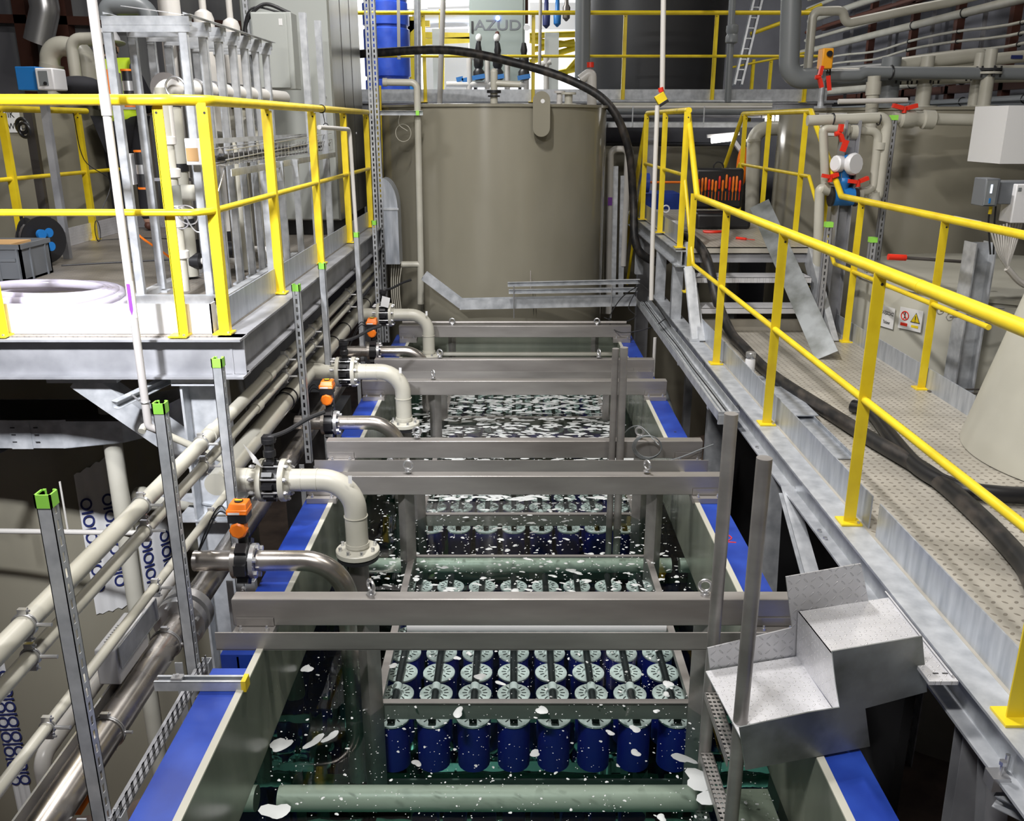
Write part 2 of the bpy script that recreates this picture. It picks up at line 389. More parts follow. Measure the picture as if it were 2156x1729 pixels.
for y in (1.8, 3.5, 5.2, 6.9, 8.3):
    for sx in (-1, 1):
        MB().bx(*sorted((sx*(XW+.03), sx*(WOUT-.01))), y, y+.12, FL, ZR-.16).build('column', 'blue', tk)
# marks on the rim: bolt holes and red chalk scribbles
mk = MB()
for x, y in ((1.075, 5.62), (1.09, 5.48), (1.075, 7.62), (1.09, 7.48), (-1.06, 2.86)):
    mk.cyl((x, y, ZR+.0006), (x, y, ZR-.006), .009, seg=12)
mk.build('bolt_hole', 'dark', tk)
mk = MB()
mk.spline([(1.03, 4.02, ZR+.001), (1.06, 4.06, ZR+.001), (1.08, 4.02, ZR+.001), (1.05, 3.98, ZR+.001), (1.09, 3.97, ZR+.001)], .003, 6, 5)
mk.spline([(1.02, 5.3, ZR+.001), (1.05, 5.36, ZR+.001), (1.07, 5.3, ZR+.001), (1.09, 5.36, ZR+.001), (1.11, 5.32, ZR+.001)], .003, 6, 5)
mk.spline([(1.04, 7.3, ZR+.001), (1.06, 7.36, ZR+.001), (1.08, 7.28, ZR+.001), (1.1, 7.36, ZR+.001)], .003, 6, 5)
mk.build('red_chalk_mark', 'red', tk)
wt = solo('tank_water', MB().bx(-XW+.002, XW-.002, 1.155, 8.44, -3.34, ZW), 'water', 'dark green still water with foam specks filling the blue rimmed tank', 'water')
wt['kind'] = 'stuff'
# foam flecks
fm = MB(); rf = random.Random(3)
def blob(x, y, r, irr=.25, ar=1.0, th=0):
    k = 9 if r < .006 else 16; n = len(fm.v); a1 = rf.uniform(0, 6.28); a2 = rf.uniform(0, 6.28)
    h = min(.004, r*.3); out = []
    for i in range(k):
        t = 2*math.pi*i/k; q = r*(1+irr*math.sin(2*t+a1)+irr*.5*math.sin(3*t+a2)); px, py = q*math.cos(t)*ar, q*math.sin(t)
        out.append((px*math.cos(th)-py*math.sin(th), px*math.sin(th)+py*math.cos(th)))
    fm.v += [(x+p, y+q, ZW+.0006) for p, q in out]+[(x+p*.6, y+q*.6, ZW+.0006+h) for p, q in out]
    for i in range(k):
        j = (i+1) % k; fm.f.append((n+i, n+j, n+k+j, n+k+i))
    fm.f.append(tuple(n+k+i for i in range(k)))
def fy(lo, hi): return rf.uniform(lo, hi)
for i in range(1500): blob(fy(-.95, .95), fy(1.9, 3.6), rf.choice((.0012, .0015, .002, .0025)), .15)
for i in range(420): blob(fy(-.95, .95), fy(1.9, 3.7), rf.choice((.003, .004, .006)), .2, fy(.8, 1.5), fy(0, 3))
for i in range(34): blob(fy(-.9, .95), fy(2.0, 3.7), fy(.011, .022), .25, fy(.9, 1.7), fy(0, 3))
for i in range(1900): blob(fy(-.9, .95), fy(3.9, 6.2), rf.choice((.002, .003, .004, .006)), .25, fy(.8, 1.8), fy(0, 3))
for i in range(200): blob(fy(-.85, .9), fy(4.0, 6.2), fy(.006, .013), .3, fy(1, 2.2), fy(-.5, .5))
for i in range(40): blob(fy(-.8, .9), fy(4.2, 4.7), fy(.006, .018), .3, fy(1, 2.2), fy(-.5, .5))
for i in range(1500): blob(fy(-.9, .9), fy(5.4, 8.3), fy(.006, .022), .35, fy(1.2, 3.2), fy(-.4, .4))
for cx, cy, r, ar, th in ((-.93, 2.98, .03, 1.8, .9), (-.94, 3.5, .022, 1.5, 1), (-.80, 3.0, .022, 2.0, .9), (-.74, 3.03, .02, 1.8, .8), (-.86, 2.62, .045, 1.0, 0), (-.41, 2.3, .035, 1.5, 1.1), (-.12, 2.35, .03, 1.6, 1.2), (.7, 2.78, .045, 1.5, -.5), (.74, 2.68, .05, 1.2, .8), (.66, 2.9, .02, 2.6, -.7)):
    blob(cx, cy, r, .3, ar, th)
fo = solo('surface_foam', fm, 'foam', 'scattered white foam flecks floating on the green tank water', 'foam'); fo['kind'] = 'stuff'
# ================================================================ cross beams over the tank
def beam(y, z0, z1, dy, x0, x1, label, feet=True, eyes=()):
    t = thing('cross_beam', label, 'beam', (0, y, z0), 'stainless cross beams over the tank')
    MB().bx(x0, x1, y-dy/2, y+dy/2, z0, z1).build('box_section', 'stain', t, bevel=.004)
    if feet:
        for s, xx in ((-1, x0+.09), (1, x1-.09)):
            MB().angle((xx-.075, y-dy/2-.003, z0), (xx+.075, y-dy/2-.003, z0), -.035*1, .04, .004, up=(0, 0, 1)).build('support_bracket', 'stain', t)
            MB().bx(xx-.08, xx+.08, y-dy/2-.05, y+dy/2+.01, ZR+.001, z0).build('foot_plate', 'stain', t)
            b = MB()
            for q in (-.05, .055): b.cyl((xx+q, y-dy/2-.035, z0), (xx+q, y-dy/2-.035, z0+.012), .009, seg=6).cyl((xx+q, y-dy/2-.035, z0+.012), (xx+q, y-dy/2-.035, z0+.022), .0045, seg=8)
            b.build('bolt', 'zinc', t)
    return t
def eye_bolt(x, y, z, label, a=0.0):
    o = thing('lifting_eye', label, 'lifting eye', (x, y, z), 'steel lifting eyes screwed into the beams')
    MB().cyl((x, y, z), (x, y, z+.008), .019, seg=16).cyl((x, y, z+.008), (x, y, z+.018), .012, .009, seg=12).build('collar', 'zinc', o)
    MB().torus((x, y, z+.04), (math.sin(a), math.cos(a), 0), .024, .0065).build('ring', 'zinc', o)
beams = [
 (3.193, -1.93, -1.81, .066, -1.13, 1.137, 'nearest stainless box beam, the deepest one, lying across both blue rims', True),
 (4.525, -1.93, -1.82, .07, -1.13, 1.137, 'wide stainless beam just behind the first water bay, ends bolted on rims', True),
 (5.085, -1.93, -1.82, .07, -1.13, 1.137, 'stainless beam with coiled grey cable hanging over its right end', True),
 (6.40, -1.93, -1.82, .07, -1.13, 1.137, 'stainless beam directly in front of the foamy far water bay behind it', True),
 (7.03, -1.93, -1.82, .07, -1.13, 1.137, 'second farthest stainless beam, crossing before the last open bay', True),
 (8.24, -1.92, -1.81, .07, -1.08, 1.10, 'farthest stainless beam with a thin tube along its top', True)]
for y, z0, z1, dy, x0, x1, lb, ft in beams: beam(y, z0, z1, dy, x0, x1, lb, ft)
for y, x0, x1, lb in ((3.03, -1.16, .98, 'nearest flat stainless angle bar lying just in front of deepest beam'),
                  (4.89, -1.17, 1.14, 'middle flat stainless angle bar between two beams, right of the hand lever valve'),
                  (6.85, -1.1, 1.11, 'farthest thin stainless angle bar between two beams at the back bays')):
    t = solo('angle_bar', MB().bx(x0, x1, y, y+.006, ZR+.004, ZR+.078).bx(x0, x1, y, y+.05, ZR+.001, ZR+.006), 'stain', lb, 'beam', 'thin angle bars lying on the rims')
for x, y, lb, a in ((-.575, 3.20, 'lifting eye near the left end of the nearest box beam', .9), (.77, 3.20, 'lifting eye on the nearest box beam beside the ladder', .15),
                 (-.575, 4.53, 'left lifting eye on the beam behind the first bay', .2), (.725, 4.53, 'right lifting eye on the beam behind the first bay', 1.0),
                 (-.585, 5.09, 'lifting eye on the beam behind the curved stainless pipe', .2), (.76, 5.09, 'lifting eye inside the coil of grey cable', .4),
                 (-.60, 6.40, 'left lifting eye on the beam before the foamy bay', 1.0), (-.6, 7.03, 'lifting eye beside the far vertical beige pipe flange', .4),
                 (-.58, 8.24, 'left lifting eye on the farthest beam', .1), (.78, 8.24, 'right lifting eye on the farthest beam', .1), (.69, 7.03, 'lifting eye just left of the short pair of tubes', 1.2)):
    eye_bolt(x, y, -1.81, lb, a)
rod = solo('thin_tube', MB().cyl((-1.05, 8.27, -1.79), (1.06, 8.27, -1.79), .014), 'stain', 'thin stainless tube lying along the top of the farthest beam', 'tube')
# ================================================================ membrane modules
cap_mb = MB().lathe((0, 0, 0), [(.0, -.014), (.07, -.014), (.076, -.008), (.076, 0), (.07, .004), (.03, .004), (.026, -.004), (.0, -.004)], seg=24, cap=False)
ncap = len(cap_mb.f)
for k in range(14):
    a = 2*math.pi*k/14; Rz = Matrix.Rotation(a, 3, 'Z')
    cap_mb.cb(Rz@Vector((.047, 0, .0045)), .02, .005, .002, Rz)
cap0 = cap_mb.build('membrane_cap', 'disc'); cap0.data.materials.append(M['dark'])
for i, p in enumerate(cap0.data.polygons): p.material_index = 1 if i >= ncap else 0
capmesh = cap0.data; bpy.data.objects.remove(cap0)
cyl0 = MB().cyl((0, 0, -.24), (0, 0, -.012), .072, seg=20).build('membrane_cartridge', 'blue_dk'); cylmesh = cyl0.data; bpy.data.objects.remove(cyl0)
def module(y0, label):
    x0, x1, y1 = -.6, .785, y0+1.4
    t = thing('membrane_module', label, 'membrane module', ((x0+x1)/2, y0+.7, ZW-.6), 'membrane modules hanging in the tank')
    fr = MB()
    fr.bx(x0+.03, x1-.03, y0+.02, y0+.05, ZW-.004, ZW+.006).bx(x0+.03, x1-.03, y0+.02, y0+.024, ZW-.075, ZW)
    fr.bx(x0+.03, x1-.03, y1-.02, y1, ZW-.004, ZW+.004)
    fr.bx(x0+.0, x0+.035, y0+.02, y1, ZW-.03, ZW+.004).bx(x1-.035, x1, y0+.02, y1, ZW-.03, ZW+.004)
    fr.build('top_frame', 'stain', t)
    for sx, x in ((1, x0), (-1, x1)):
        for y, zt, q in ((y0-.02, -1.93, 1), (y1-.06, -1.93, -1)):
            MB().prof((x, y, zt), (x, y, ZW-.5), [(0, 0), (.045, -.05), (.05, -.045), (.009, 0), (.05, .045), (.045, .05)][::1] if False else [(-.045, -.03), (.0, .03), (.045, -.03), (.045, -.022), (.0, .038), (-.045, -.022)], up=(0, -1, 0)).build('hanger_leg', 'stain', t)
    MB().bx(x0+.03, x1-.03, y0+.03, y0+.04, ZW-.46, ZW-.40).build('lower_panel', 'dirt_steel', t)
    for i in range(8):
        xx = -.535+.178*i; pm = MB().tube([(xx, y0+.06, ZW-.11), (xx, y1-.04, ZW-.11)], .017, seg=10)
        pm.build('collector_pipe', 'black', t)
        for j in range(8):
            yy = y0+.12+.166*j
            c = bpy.data.objects.new('membrane_cartridge', cylmesh); COL.objects.link(c); c.parent = t; c.location = Vector((xx, yy, ZW-.135))-t.location
            d = bpy.data.objects.new('membrane_cap', capmesh); COL.objects.link(d); d.parent = c
        c = MB().cyl((xx, y0+.26, ZW-.108), (xx, y0+.31, ZW-.108), .021, seg=14).build('pipe_coupling', 'white', t)
    return t
module(3.22, 'nearest submerged rack of round grey capped blue membrane cartridges')
module(5.15, 'middle submerged rack of capped membrane cartridges seen under dense foam flecks')
module(7.1, 'farthest submerged membrane rack, almost hidden below white foam')
def inner_tube(y, z, r, x0, x1, mat, lb):
    solo('header_tube', MB().cyl((x0, y, z), (x1, y, z), r, seg=20), mat, lb, 'pipe')
inner_tube(2.90, -2.55, .05, -.93, .78, 'pp_light', 'thick pale tube running crosswise under water nearest the camera')
inner_tube(4.86, -2.55, .045, -.93, .95, 'pp_light', 'thick pale tube running crosswise under water in the second bay')
inner_tube(3.83, -2.335, .034, -.52, .74, 'white', 'bright white tube glimpsed between the two nearest beams')  # white stands in for strong light on a stainless header tube
inner_tube(8.36, -2.12, .02, -.9, .95, 'pvc', 'thin beige tube across the last bay below farthest beam')
# ================================================================ ladder in the tank
ld = thing('tank_ladder', 'stainless ladder with two round rails and perforated rungs at the lower right', 'ladder', (.735, 2.66, -3.4))
for y in (2.45, 2.87):
    MB().cyl((.735, y, -3.4), (.735, y, -.935), .0235, seg=24).build('rail', 'dirt_steel' if 0 else 'stain', ld)
def perf(x0, x1, y0, y1, z, nx, ny, r):
    m = MB(); k = 8; n0 = 0
    for i in range(nx):
        for j in range(ny):
            a0 = x0+(x1-x0)*i/nx; a1 = x0+(x1-x0)*(i+1)/nx; b0 = y0+(y1-y0)*j/ny; b1 = y0+(y1-y0)*(j+1)/ny
            cx, cy = (a0+a1)/2, (b0+b1)/2; n = len(m.v)
            sq = [(a0, cy), (a0, b0), (cx, b0), (a1, b0), (a1, cy), (a1, b1), (cx, b1), (a0, b1)]
            ci = [(cx+r*math.cos(math.pi+q*math.pi/4), cy+r*math.sin(math.pi+q*math.pi/4)) for q in range(8)]
            m.v += [(p, q, z) for p, q in sq]+[(p, q, z) for p, q in ci]+[(p, q, z-.004) for p, q in ci]
            for q in range(8):
                q2 = (q+1) % 8; m.f.append((n+q, n+q2, n+8+q2, n+8+q)); m.f.append((n+8+q, n+8+q2, n+16+q2, n+16+q))
    return m
for z in (-2.02, -2.29, -2.56, -2.83):
    m = perf(.712, .758, 2.475, 2.845, z, 3, 16, .0062)
    m.bx(.711, .714, 2.475, 2.845, z-.028, z).bx(.756, .759, 2.475, 2.845, z-.028, z)
    m.build('rung', 'stain', ld)
pr = thing('pipe_pair', 'short pair of upright stainless tubes standing side by side in the tank, right of centre', 'pipe', (.61, 4.99, -2.6))
MB().cyl((.632, 4.985, -2.6), (.632, 4.985, -1.225), .0235, seg=20).build('upright_tube', 'stain', pr)
MB().cyl((.586, 5.0, -2.6), (.586, 5.0, -1.235), .02, seg=20).build('upright_tube', 'stain', pr)
solo('overflow_pipe', MB().lathe((.79, 1.98, -2.62), [(.066, -.8), (.066, .33), (.055, .33), (.055, -.8)], cap=False, seg=32), 'pvc', 'open beige pipe end cut off at bottom right edge below the ladder', 'pipe')
solo('submerged_panel', MB().bx(.79, .95, 2.05, 2.75, -3.1, -2.375), 'pp_in', 'flat pale lining panel under the water at the lower right', 'panel')
# coiled cable on the beam
cb = thing('coiled_cable', 'thin grey cable coiled in a loop over the beam end with its tail running right', 'cable', (.8, 5.0, -1.8))
c = MB()
for k in range(3):
    c.torus((.79+.004*k, 4.985-.006*k, -1.835+.004*k), (.15, 1, .25), .085-.004*k, .0032, 28, 6)
c.spline([(.62, 5.6, -2.3), (.67, 5.3, -1.9), (.75, 5.1, -1.74), (.86, 4.98, -1.82)], .0035, 6)
c.spline([(.75, 4.97, -1.915), (.84, 4.98, -1.935), (.98, 5.0, -1.91), (1.12, 5.02, -1.86), (1.2, 5.05, -1.84)], .0035, 6)
c.build('cable_loop', 'pvc_grey', cb)
# ================================================================ right walkway
ZD = -1.66
wk = thing('walkway', 'long beige checker plate walkway on the right at railing foot level', 'walkway', (2.1, 4.3, ZD))
MB().bx(1.51, 2.72, .9, 7.35, ZD-.008, ZD).bx(2.72, 4.1, 3.3, 5.0, ZD-.008, ZD).build('checker_deck', 'deck', wk)
MB().ibeam((1.46, .9, ZD-.08), (1.46, 9.0, ZD-.08), .12, .158, .01).build('edge_beam', 'galv', wk)
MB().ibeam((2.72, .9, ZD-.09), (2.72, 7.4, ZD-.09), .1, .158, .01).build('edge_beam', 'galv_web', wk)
MB().bx(1.523, 1.529, .9, 3.42, ZD, ZD+.15).bx(1.523, 1.529, 3.5, 7.2, ZD, ZD+.15).build('toe_board', 'galv_toe', wk)
MB().bx(2.70, 2.706, 5.0, 7.35, ZD, ZD+.14).build('toe_board', 'galv_toe', wk)
for y in (1.6, 3.2, 4.8, 6.4): MB().bar((1.5, y, ZD-.1), (2.7, y, ZD-.1), .08, .14).build('cross_joist', 'galv_web', wk)
b = MB()
for y in (2.75, 3.0, 3.7, 3.78, 4.9, 5.6): b.cyl((1.42, y, ZD-.15), (1.42, y, ZD-.138), .01, seg=6)
b.build('bolt', 'zinc', wk)
# legs and braces under the walkway
for i, (p, q, wd, lb) in enumerate((((1.42, 4.55, ZD-.16), (1.42, 4.2, FL), .1, 'upright galvanised channel leg leaning under the walkway, beside nearest blue rim'),
                    ((1.45, 6.1, ZD-.16), (1.45, 6.1, FL), .12, 'galvanised column under the walkway beside the cable tray end'),
                    ((1.42, 3.45, ZD-.6), (1.42, 4.3, ZD-.16), .07, 'diagonal galvanised brace rising under the walkway behind the ladder tubes'),
                    ((1.45, 2.2, FL), (1.5, 2.45, ZD-.16), .1, 'dark steel leg below the checker plate step, left of the brace pair'),
                    ((1.62, 1.9, FL), (1.48, 2.3, ZD-.16), .07, 'slim steel leg below the walkway at the lower right'))):
    solo('support_leg', MB().chan(p, q, wd, .06, .006, up=(0, 1, 0)), 'galv' if i < 3 else 'galv_web', lb, 'steel support', 'steel supports under the walkway')
def railing(name, label, posts, tops, mids, cat='railing', r=.0245, rm=.0165, flip=1, group=None, wx=.05, skip=()):
    """posts: list of (x, y, zbase, ztop, 'x'|'y' run direction)"""
    t = thing(name, label, cat, (posts[0][0], posts[0][1], posts[0][2]), group)
    for x, y, z0, z1, d in posts:
        m = MB(); t0 = .006
        if d == 'y':
            m.bx(x-.024, x+.021, y-.003, y+.003, z0, z1).bx(*sorted((x+flip*.021, x+flip*.027)), y-.003, y+.04, z0, z1-.02)
        else:
            m.bx(x-.003, x+.042, y-.003, y+.003, z0, z1).bx(x-.006, x, y-.003, y+.04, z0, z1-.02)
        po = m.build('post', 'yellow', t)
        MB().bx(x-.045, x+.045, y-.04, y+.05, z0, z0+.008).build('base_plate', 'yellow', po)
        MB().cyl((x+.012, y-.0045, z1-.045), (x+.012, y+.001, z1-.045), .006, seg=10).build('drilled_hole', 'dark', po)
        MB().cyl((x+.03, y-.028, z0+.008), (x+.03, y-.028, z0+.016), .007, seg=6).build('anchor_bolt', 'zinc', po)
    for tp, bd in tops: MB().tube(tp, r, bd, 16).build('top_rail', 'yellow', t)
    for tp, bd in mids: MB().tube(tp, rm, bd, 12).build('middle_rail', 'yellow', t)
    return t
ZT = ZD+1.1
RX = 1.462
railing('walkway_railing', 'yellow railing along the left edge of the walkway, nearest the tank',
    [(RX, y, ZD, ZT-.01, 'y') for y in (2.21, 3.56, 4.90, 6.26)]+[(1.45, 7.38, ZD+.32, ZT+.02, 'y')],
    [([(RX, 1.2, ZT), (RX, 7.3, ZT), (1.45, 7.85, .1), (1.45, 7.8, .1)], .03)],
    [([(RX, 1.2, ZD+.56), (RX, 7.3, ZD+.56), (1.44, 7.78, -.42)], .05)])
t = bpy.data.objects['walkway_railing']
MB().cyl((RX, 3.18, ZT), (RX, 3.2, ZT), .0255, seg=18).build('rail_joint', 'yellow', t)
railing('walkway_railing', 'yellow railing along the right side of the walkway in front of the beige tanks',
    [(2.67, 5.62, ZD, ZT-.01, 'y'), (2.64, 6.94, ZD, ZT-.01, 'y'), (2.62, 7.7, ZD+.3, -.3, 'y')],
    [([(2.74, 1.2, ZT), (2.63, 7.35, ZT), (2.62, 8.3, .1), (2.62, 8.35, .1)], .03)],
    [([(2.685, 4.95, ZD+.56), (2.63, 7.35, ZD+.56), (2.61, 8.15, -.45)], .05)])
# paint wear on that rail
solo('worn_paint_patch', MB().lathe((2.671, 5.35, ZT), [(.0252, -.16), (.0254, -.14), (.0254, .14), (.0252, .16)], axis=(-.0207, 1, 0), seg=20, cap=False), 'pp_light', 'pale worn paint patch on the right railing top rail', 'paint patch')
# landing
ZL = -1.02
ln = thing('stair_landing', 'raised checker plate landing at the top of the short stair', 'landing', (2.0, 8.9, ZL))
MB().bx(1.46, 2.66, 7.76, 11.3, ZL-.008, ZL).bx(1.46, 2.66, 7.76, 7.768, ZL-.05, ZL).build('landing_deck', 'deck', ln)
MB().ibeam((1.44, 7.7, ZL-.09), (1.44, 11.3, ZL-.09), .1, .14, .01).build('edge_beam', 'galv', ln)
MB().ibeam((2.7, 7.7, ZL-.09), (2.7, 11.3, ZL-.09), .1, .14, .01).bar((1.5, 7.82, ZL-.1), (2.66, 7.82, ZL-.1), .06, .07).build('edge_beam', 'galv_web', ln)
MB().bx(1.47, 1.476, 7.9, 11.2, ZL, ZL+.15).build('toe_board', 'galv_toe', ln)
for y in (7.85, 8.75, 10.3): MB().chan((1.44, y, ZD), (1.44, y, ZL-.16), .09, .07, .006, up=(0, 1, 0)).build('column', 'galv', ln)
for x in (1.9, 2.3): MB().bx(x, x+.08, 9.5, 9.58, FL, ZL-.01).build('column', 'galv_web', ln)
st = thing('short_stair', 'two galvanised tread stair between walkway and landing', 'stair', (2.0, 7.4, ZD))
for y, z in ((7.2, -1.44), (7.48, -1.235)):
    s = MB().bx(1.52, 2.5, y, y+.25, z-.004, z).bx(1.52, 2.5, y, y+.004, z-.045, z).bx(1.52, 2.5, y+.246, y+.25, z-.045, z).build('tread', 'tread', st)
MB().bx(1.5, 2.6, 7.34, 7.35, ZD-.02, ZD+.1).build('kick_plate', 'deck', st)
MB().chan((1.5, 6.98, ZD-.05), (1.5, 7.84, ZL-.02), .05, .16, .006).build('stringer', 'galv', st)
MB().chan((2.56, 6.98, ZD-.05), (2.56, 7.84, ZL-.02), .05, .16, .006).build('stringer', 'galv', st)
# landing railings
railing('landing_railing', 'yellow railing on the left edge of the raised landing, beside the hose',
    [(1.425, y, ZL, .09, 'y') for y in (7.74, 8.85, 10.1)],
    [([(1.45, 7.85, .1), (1.44, 10.15, .1), (1.40, 11.3, -1.5)], .04)],
    [([(1.44, 7.78, -.42), (1.43, 10.1, -.42), (1.40, 11.0, -1.9)], .04)])
railing('landing_railing', 'yellow railing on the right edge of the raised landing, before the tall labelled tank',
    [(2.61, y, ZL, .09, 'y') for y in (8.4, 9.6, 10.6)],
    [([(2.62, 8.3, .1), (2.62, 10.75, .1), (2.62, 12.2, -1.1)], .04)],
    [([(2.61, 8.15, -.45), (2.61, 10.7, -.45), (2.61, 12.0, -1.4)], .04)])
# leaning galvanised channel
p0, p1 = at(1742, 752, z=ZD+.02), at(1600, 432, y=7.95)
solo('leaning_channel', MB().prof(p1, p0, [(-.085, -.02), (-.08, -.02), (-.08, .016), (.08, .016), (.08, -.02), (.085, -.02), (.085, .02), (-.085, .02)], up=(-.5, -.3, .8)), 'rub_stain', 'long galvanised channel leaning from landing down onto the walkway', 'steel channel')
# post base at the stair foot
solo('stair_bracket', MB().chan((1.47, 7.02, ZD), (1.43, 7.3, -1.12), .08, .05, .006, up=(0, 1, 0)).bx(1.4, 1.56, 6.95, 7.07, ZD, ZD+.01), 'galv', 'galvanised bracket holding the stair post above the beam', 'bracket')
# things on the walkway
solo('rubber_hose', MB().spline([(-2.3, 10.9, .70), (-1.5, 10.6, .74), (-.7, 10.4, .75), (0, 10.3, .62), (.62, 10.2, .43), (1.02, 10.1, .18), (1.24, 10.1, -.25), (1.33, 10.2, -.8), (1.36, 10.0, -1.3), (1.55, 9.6, -1.42), (1.62, 8.9, -1.2), (1.58, 8.35, -.97)], .045, 14, 8), 'hose', 'long black hose arching from the left over the big round tank', 'hose')
hz = ZD+.041
solo('rubber_hose', MB().spline([(1.53, 8.3, -.975), (1.56, 7.95, -.965), (1.63, 7.62, -1.08), (1.68, 7.3, -1.4), (1.72, 6.95, -1.58), (1.74, 6.6, hz), at(1625, 790, z=hz), at(1740, 865, z=hz), at(1840, 928, z=hz), at(1960, 1000, z=hz), at(2060, 1085, z=hz), at(2150, 1180, z=hz), at(2270, 1330, z=hz), (2.25, 1.9, hz), (2.3, 1.0, hz)], .041, 14, 8), 'hose', 'dirty black hose coming down the stair and along the walkway', 'hose')
hz2 = ZD+.045
solo('rubber_hose', MB().spline([at(1795, 855, z=hz2), at(1835, 868, z=hz2), at(1880, 925, z=hz2), at(1935, 985, z=hz2), at(2010, 1025, z=hz2), at(2095, 1040, z=hz2), at(2200, 1045, z=hz2), (2.72, 3.7, hz2), (2.66, 2.6, hz2), (2.5, 1.2, hz2)], .04, 14, 8), 'black', 'cleaner black hose lying right of the dirty one with a cut end', 'hose')
c0 = at(1592, 790, z=ZD)
can = thing('spray_can', 'white spray can standing between the toe board and black hose', 'can', (1.585, 5.85, ZD))
x, y = 1.585, 5.8
MB().lathe((x, y, ZD), [(.032, 0), (.033, .005), (.033, .15), (.028, .162)], seg=20).build('can_body', 'white', can)
MB().lathe((x, y, ZD+.162), [(.03, 0), (.033, .004), (.033, .035), (.03, .04)], seg=20).build('cap', 'zinc', can)
solo('sheet_strip', MB().bx(1.60, 1.76, 4.32, 5.9, ZD+.004, ZD+.01).bx(1.75, 1.756, 4.32, 5.9, ZD+.004, ZD+.03), 'galv_toe', 'long galvanised sheet strip lying under the yellow railing post', 'metal strip')
solo('sheet_strip', MB().bx(1.60, 1.78, 4.95, 5.55, ZD+.03, ZD+.036).bx(1.6, 1.605, 4.95, 5.55, ZD+.008, ZD+.03), 'galv_toe', 'short folded galvanised sheet resting on the longer strip', 'metal strip')
# tool case on the landing
tc = thing('tool_case', 'open black tool case full of orange handled screwdrivers on the landing', 'tool case', (2.02, 9.3, ZL))
p = at(1520, 470, y=9.2)
xa, xb = at(1462, 440, y=9.3).x, at(1570, 440, y=9.3).x
MB().bx(xa-.01, xb+.02, 9.12, 9.45, ZL+.0, ZL+.16).build('case_bottom', 'black', tc, bevel=.03)
MB().bx(xa+.02, xb, 9.46, 9.54, ZL+.17, ZL+.58).build('case_lid', 'black', tc, bevel=.03)
MB().torus(((xa+xb)/2, 9.5, ZL+.59), (0, 1, 0), .05, .008, 20, 6).build('handle', 'black', tc)
for i in range(13):
    xx = xa+.06+i*(xb-xa-.1)/12; h = .1+.05*random.random()
    MB().lathe((xx, 9.45, ZL+.34+.04*random.random()), [(.008, 0), (.013, .02), (.011, .05), (.013, .08), (.012, h), (.005, h+.01)], seg=10).cyl((xx, 9.45, ZL+.26), (xx, 9.45, ZL+.35), .004, seg=6).build('screwdriver_handle', 'orange' if i % 3 else 'red', tc)
solo('screwdriver', MB().cyl((2.05, 8.32, ZL+.012), (2.12, 8.24, ZL+.012), .012, seg=10).cyl((2.12, 8.24, ZL+.012), (2.18, 8.17, ZL+.012), .004, seg=6), 'red', 'small red handled tool lying loose on the landing plate', 'screwdriver')
solo('pliers', MB().spline([(1.85, 8.8, ZL+.012), (1.95, 8.78, ZL+.012), (2.05, 8.84, ZL+.012)], .011, 8).spline([(1.85, 8.86, ZL+.012), (1.95, 8.84, ZL+.012), (2.05, 8.84, ZL+.012)], .011, 8), 'red', 'red handled pliers lying in front of the tool case', 'pliers')
# ================================================================ step unit
su = thing('checker_step_unit', 'bright checker plate double step bridging from the walkway to the tank rim', 'step', (1.25, 2.75, -1.95))
def on_plane(u, v, p, d, back=0):      # where a sight line meets the upright plane through p along d
    d = Vector((d[0], d[1], 0)).normalized(); n = Vector((-d.y, d.x, 0)); p = Vector(p)+n*back
    r = at(u, v, y=1.0); return r*(p.dot(n)/r.dot(n))
def sheet(m, pts, off):
    n = len(m.v); k = len(pts); off = Vector(off); m.v += [tuple(p) for p in pts]+[tuple(p+off) for p in pts]
    m.f += [tuple(n+i for i in range(k)), tuple(n+k+i for i in reversed(range(k)))]
    m.f += [(n+i, n+(i+1) % k, n+k+(i+1) % k, n+k+i) for i in range(k)]
    return m
ZU, ZS, dx, nn = -1.665, -1.85, Vector((.97, .25, 0)), Vector((-.25, .97, 0))
F0, B0 = Vector((.70, 2.33, 0)), Vector((1.017, 2.825, 0))
fp = lambda L: [on_plane(u, v, F0, dx) for u, v in L]
bp = lambda L: [on_plane(u, v, B0, dx) for u, v in L]
sheet(MB(), fp([(1557, 1532), (1700, 1501), (1768, 1490), (1760, 1440), (1752, 1372), (1942, 1340), (1952, 1457), (1822, 1492), (1832, 1572), (1570, 1622)]), nn*.005).build('front_cheek', 'rub_stain', su)
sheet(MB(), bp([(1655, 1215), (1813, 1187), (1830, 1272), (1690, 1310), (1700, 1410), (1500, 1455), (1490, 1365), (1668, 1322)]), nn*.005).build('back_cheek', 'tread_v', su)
fl = Vector((1.06, 2.43, ZU)); bl = Vector((1.017, 2.822, ZU))
sheet(MB(), [fl, Vector((1.393, 2.515, ZU)), Vector((1.393, 2.925, ZU)), bl], (0, 0, -.005)).build('upper_tread', 'tread', su)
sheet(MB(), [Vector((.72, 2.34, ZS)), Vector((1.065, 2.43, ZS)), Vector((1.03, 2.822, ZS)), Vector((.68, 2.73, ZS))], (0, 0, -.005)).build('lower_tread', 'tread', su)
sheet(MB(), [fl, bl, Vector((bl.x+.012, bl.y, ZS)), Vector((fl.x+.008, fl.y, ZS))], (.005, 0, 0)).build('riser', 'tread_x', su)
sheet(MB(), [Vector((1.393, 2.42, ZU)), Vector((1.393, 2.95, ZU)), Vector((1.38, 2.95, ZU+.012)), Vector((1.38, 2.42, ZU+.012))], (-.003, 0, -.003)).bx(1.30, 1.392, 2.40, 2.53, ZU-.012, ZU+.001).build('fixing_lip', 'tread', su)
b = MB()
for x in (1.33, 1.36): b.bx(x, x+.018, 2.44, 2.446, ZU+.001, ZU+.0018)
b.build('slot', 'dark', su)
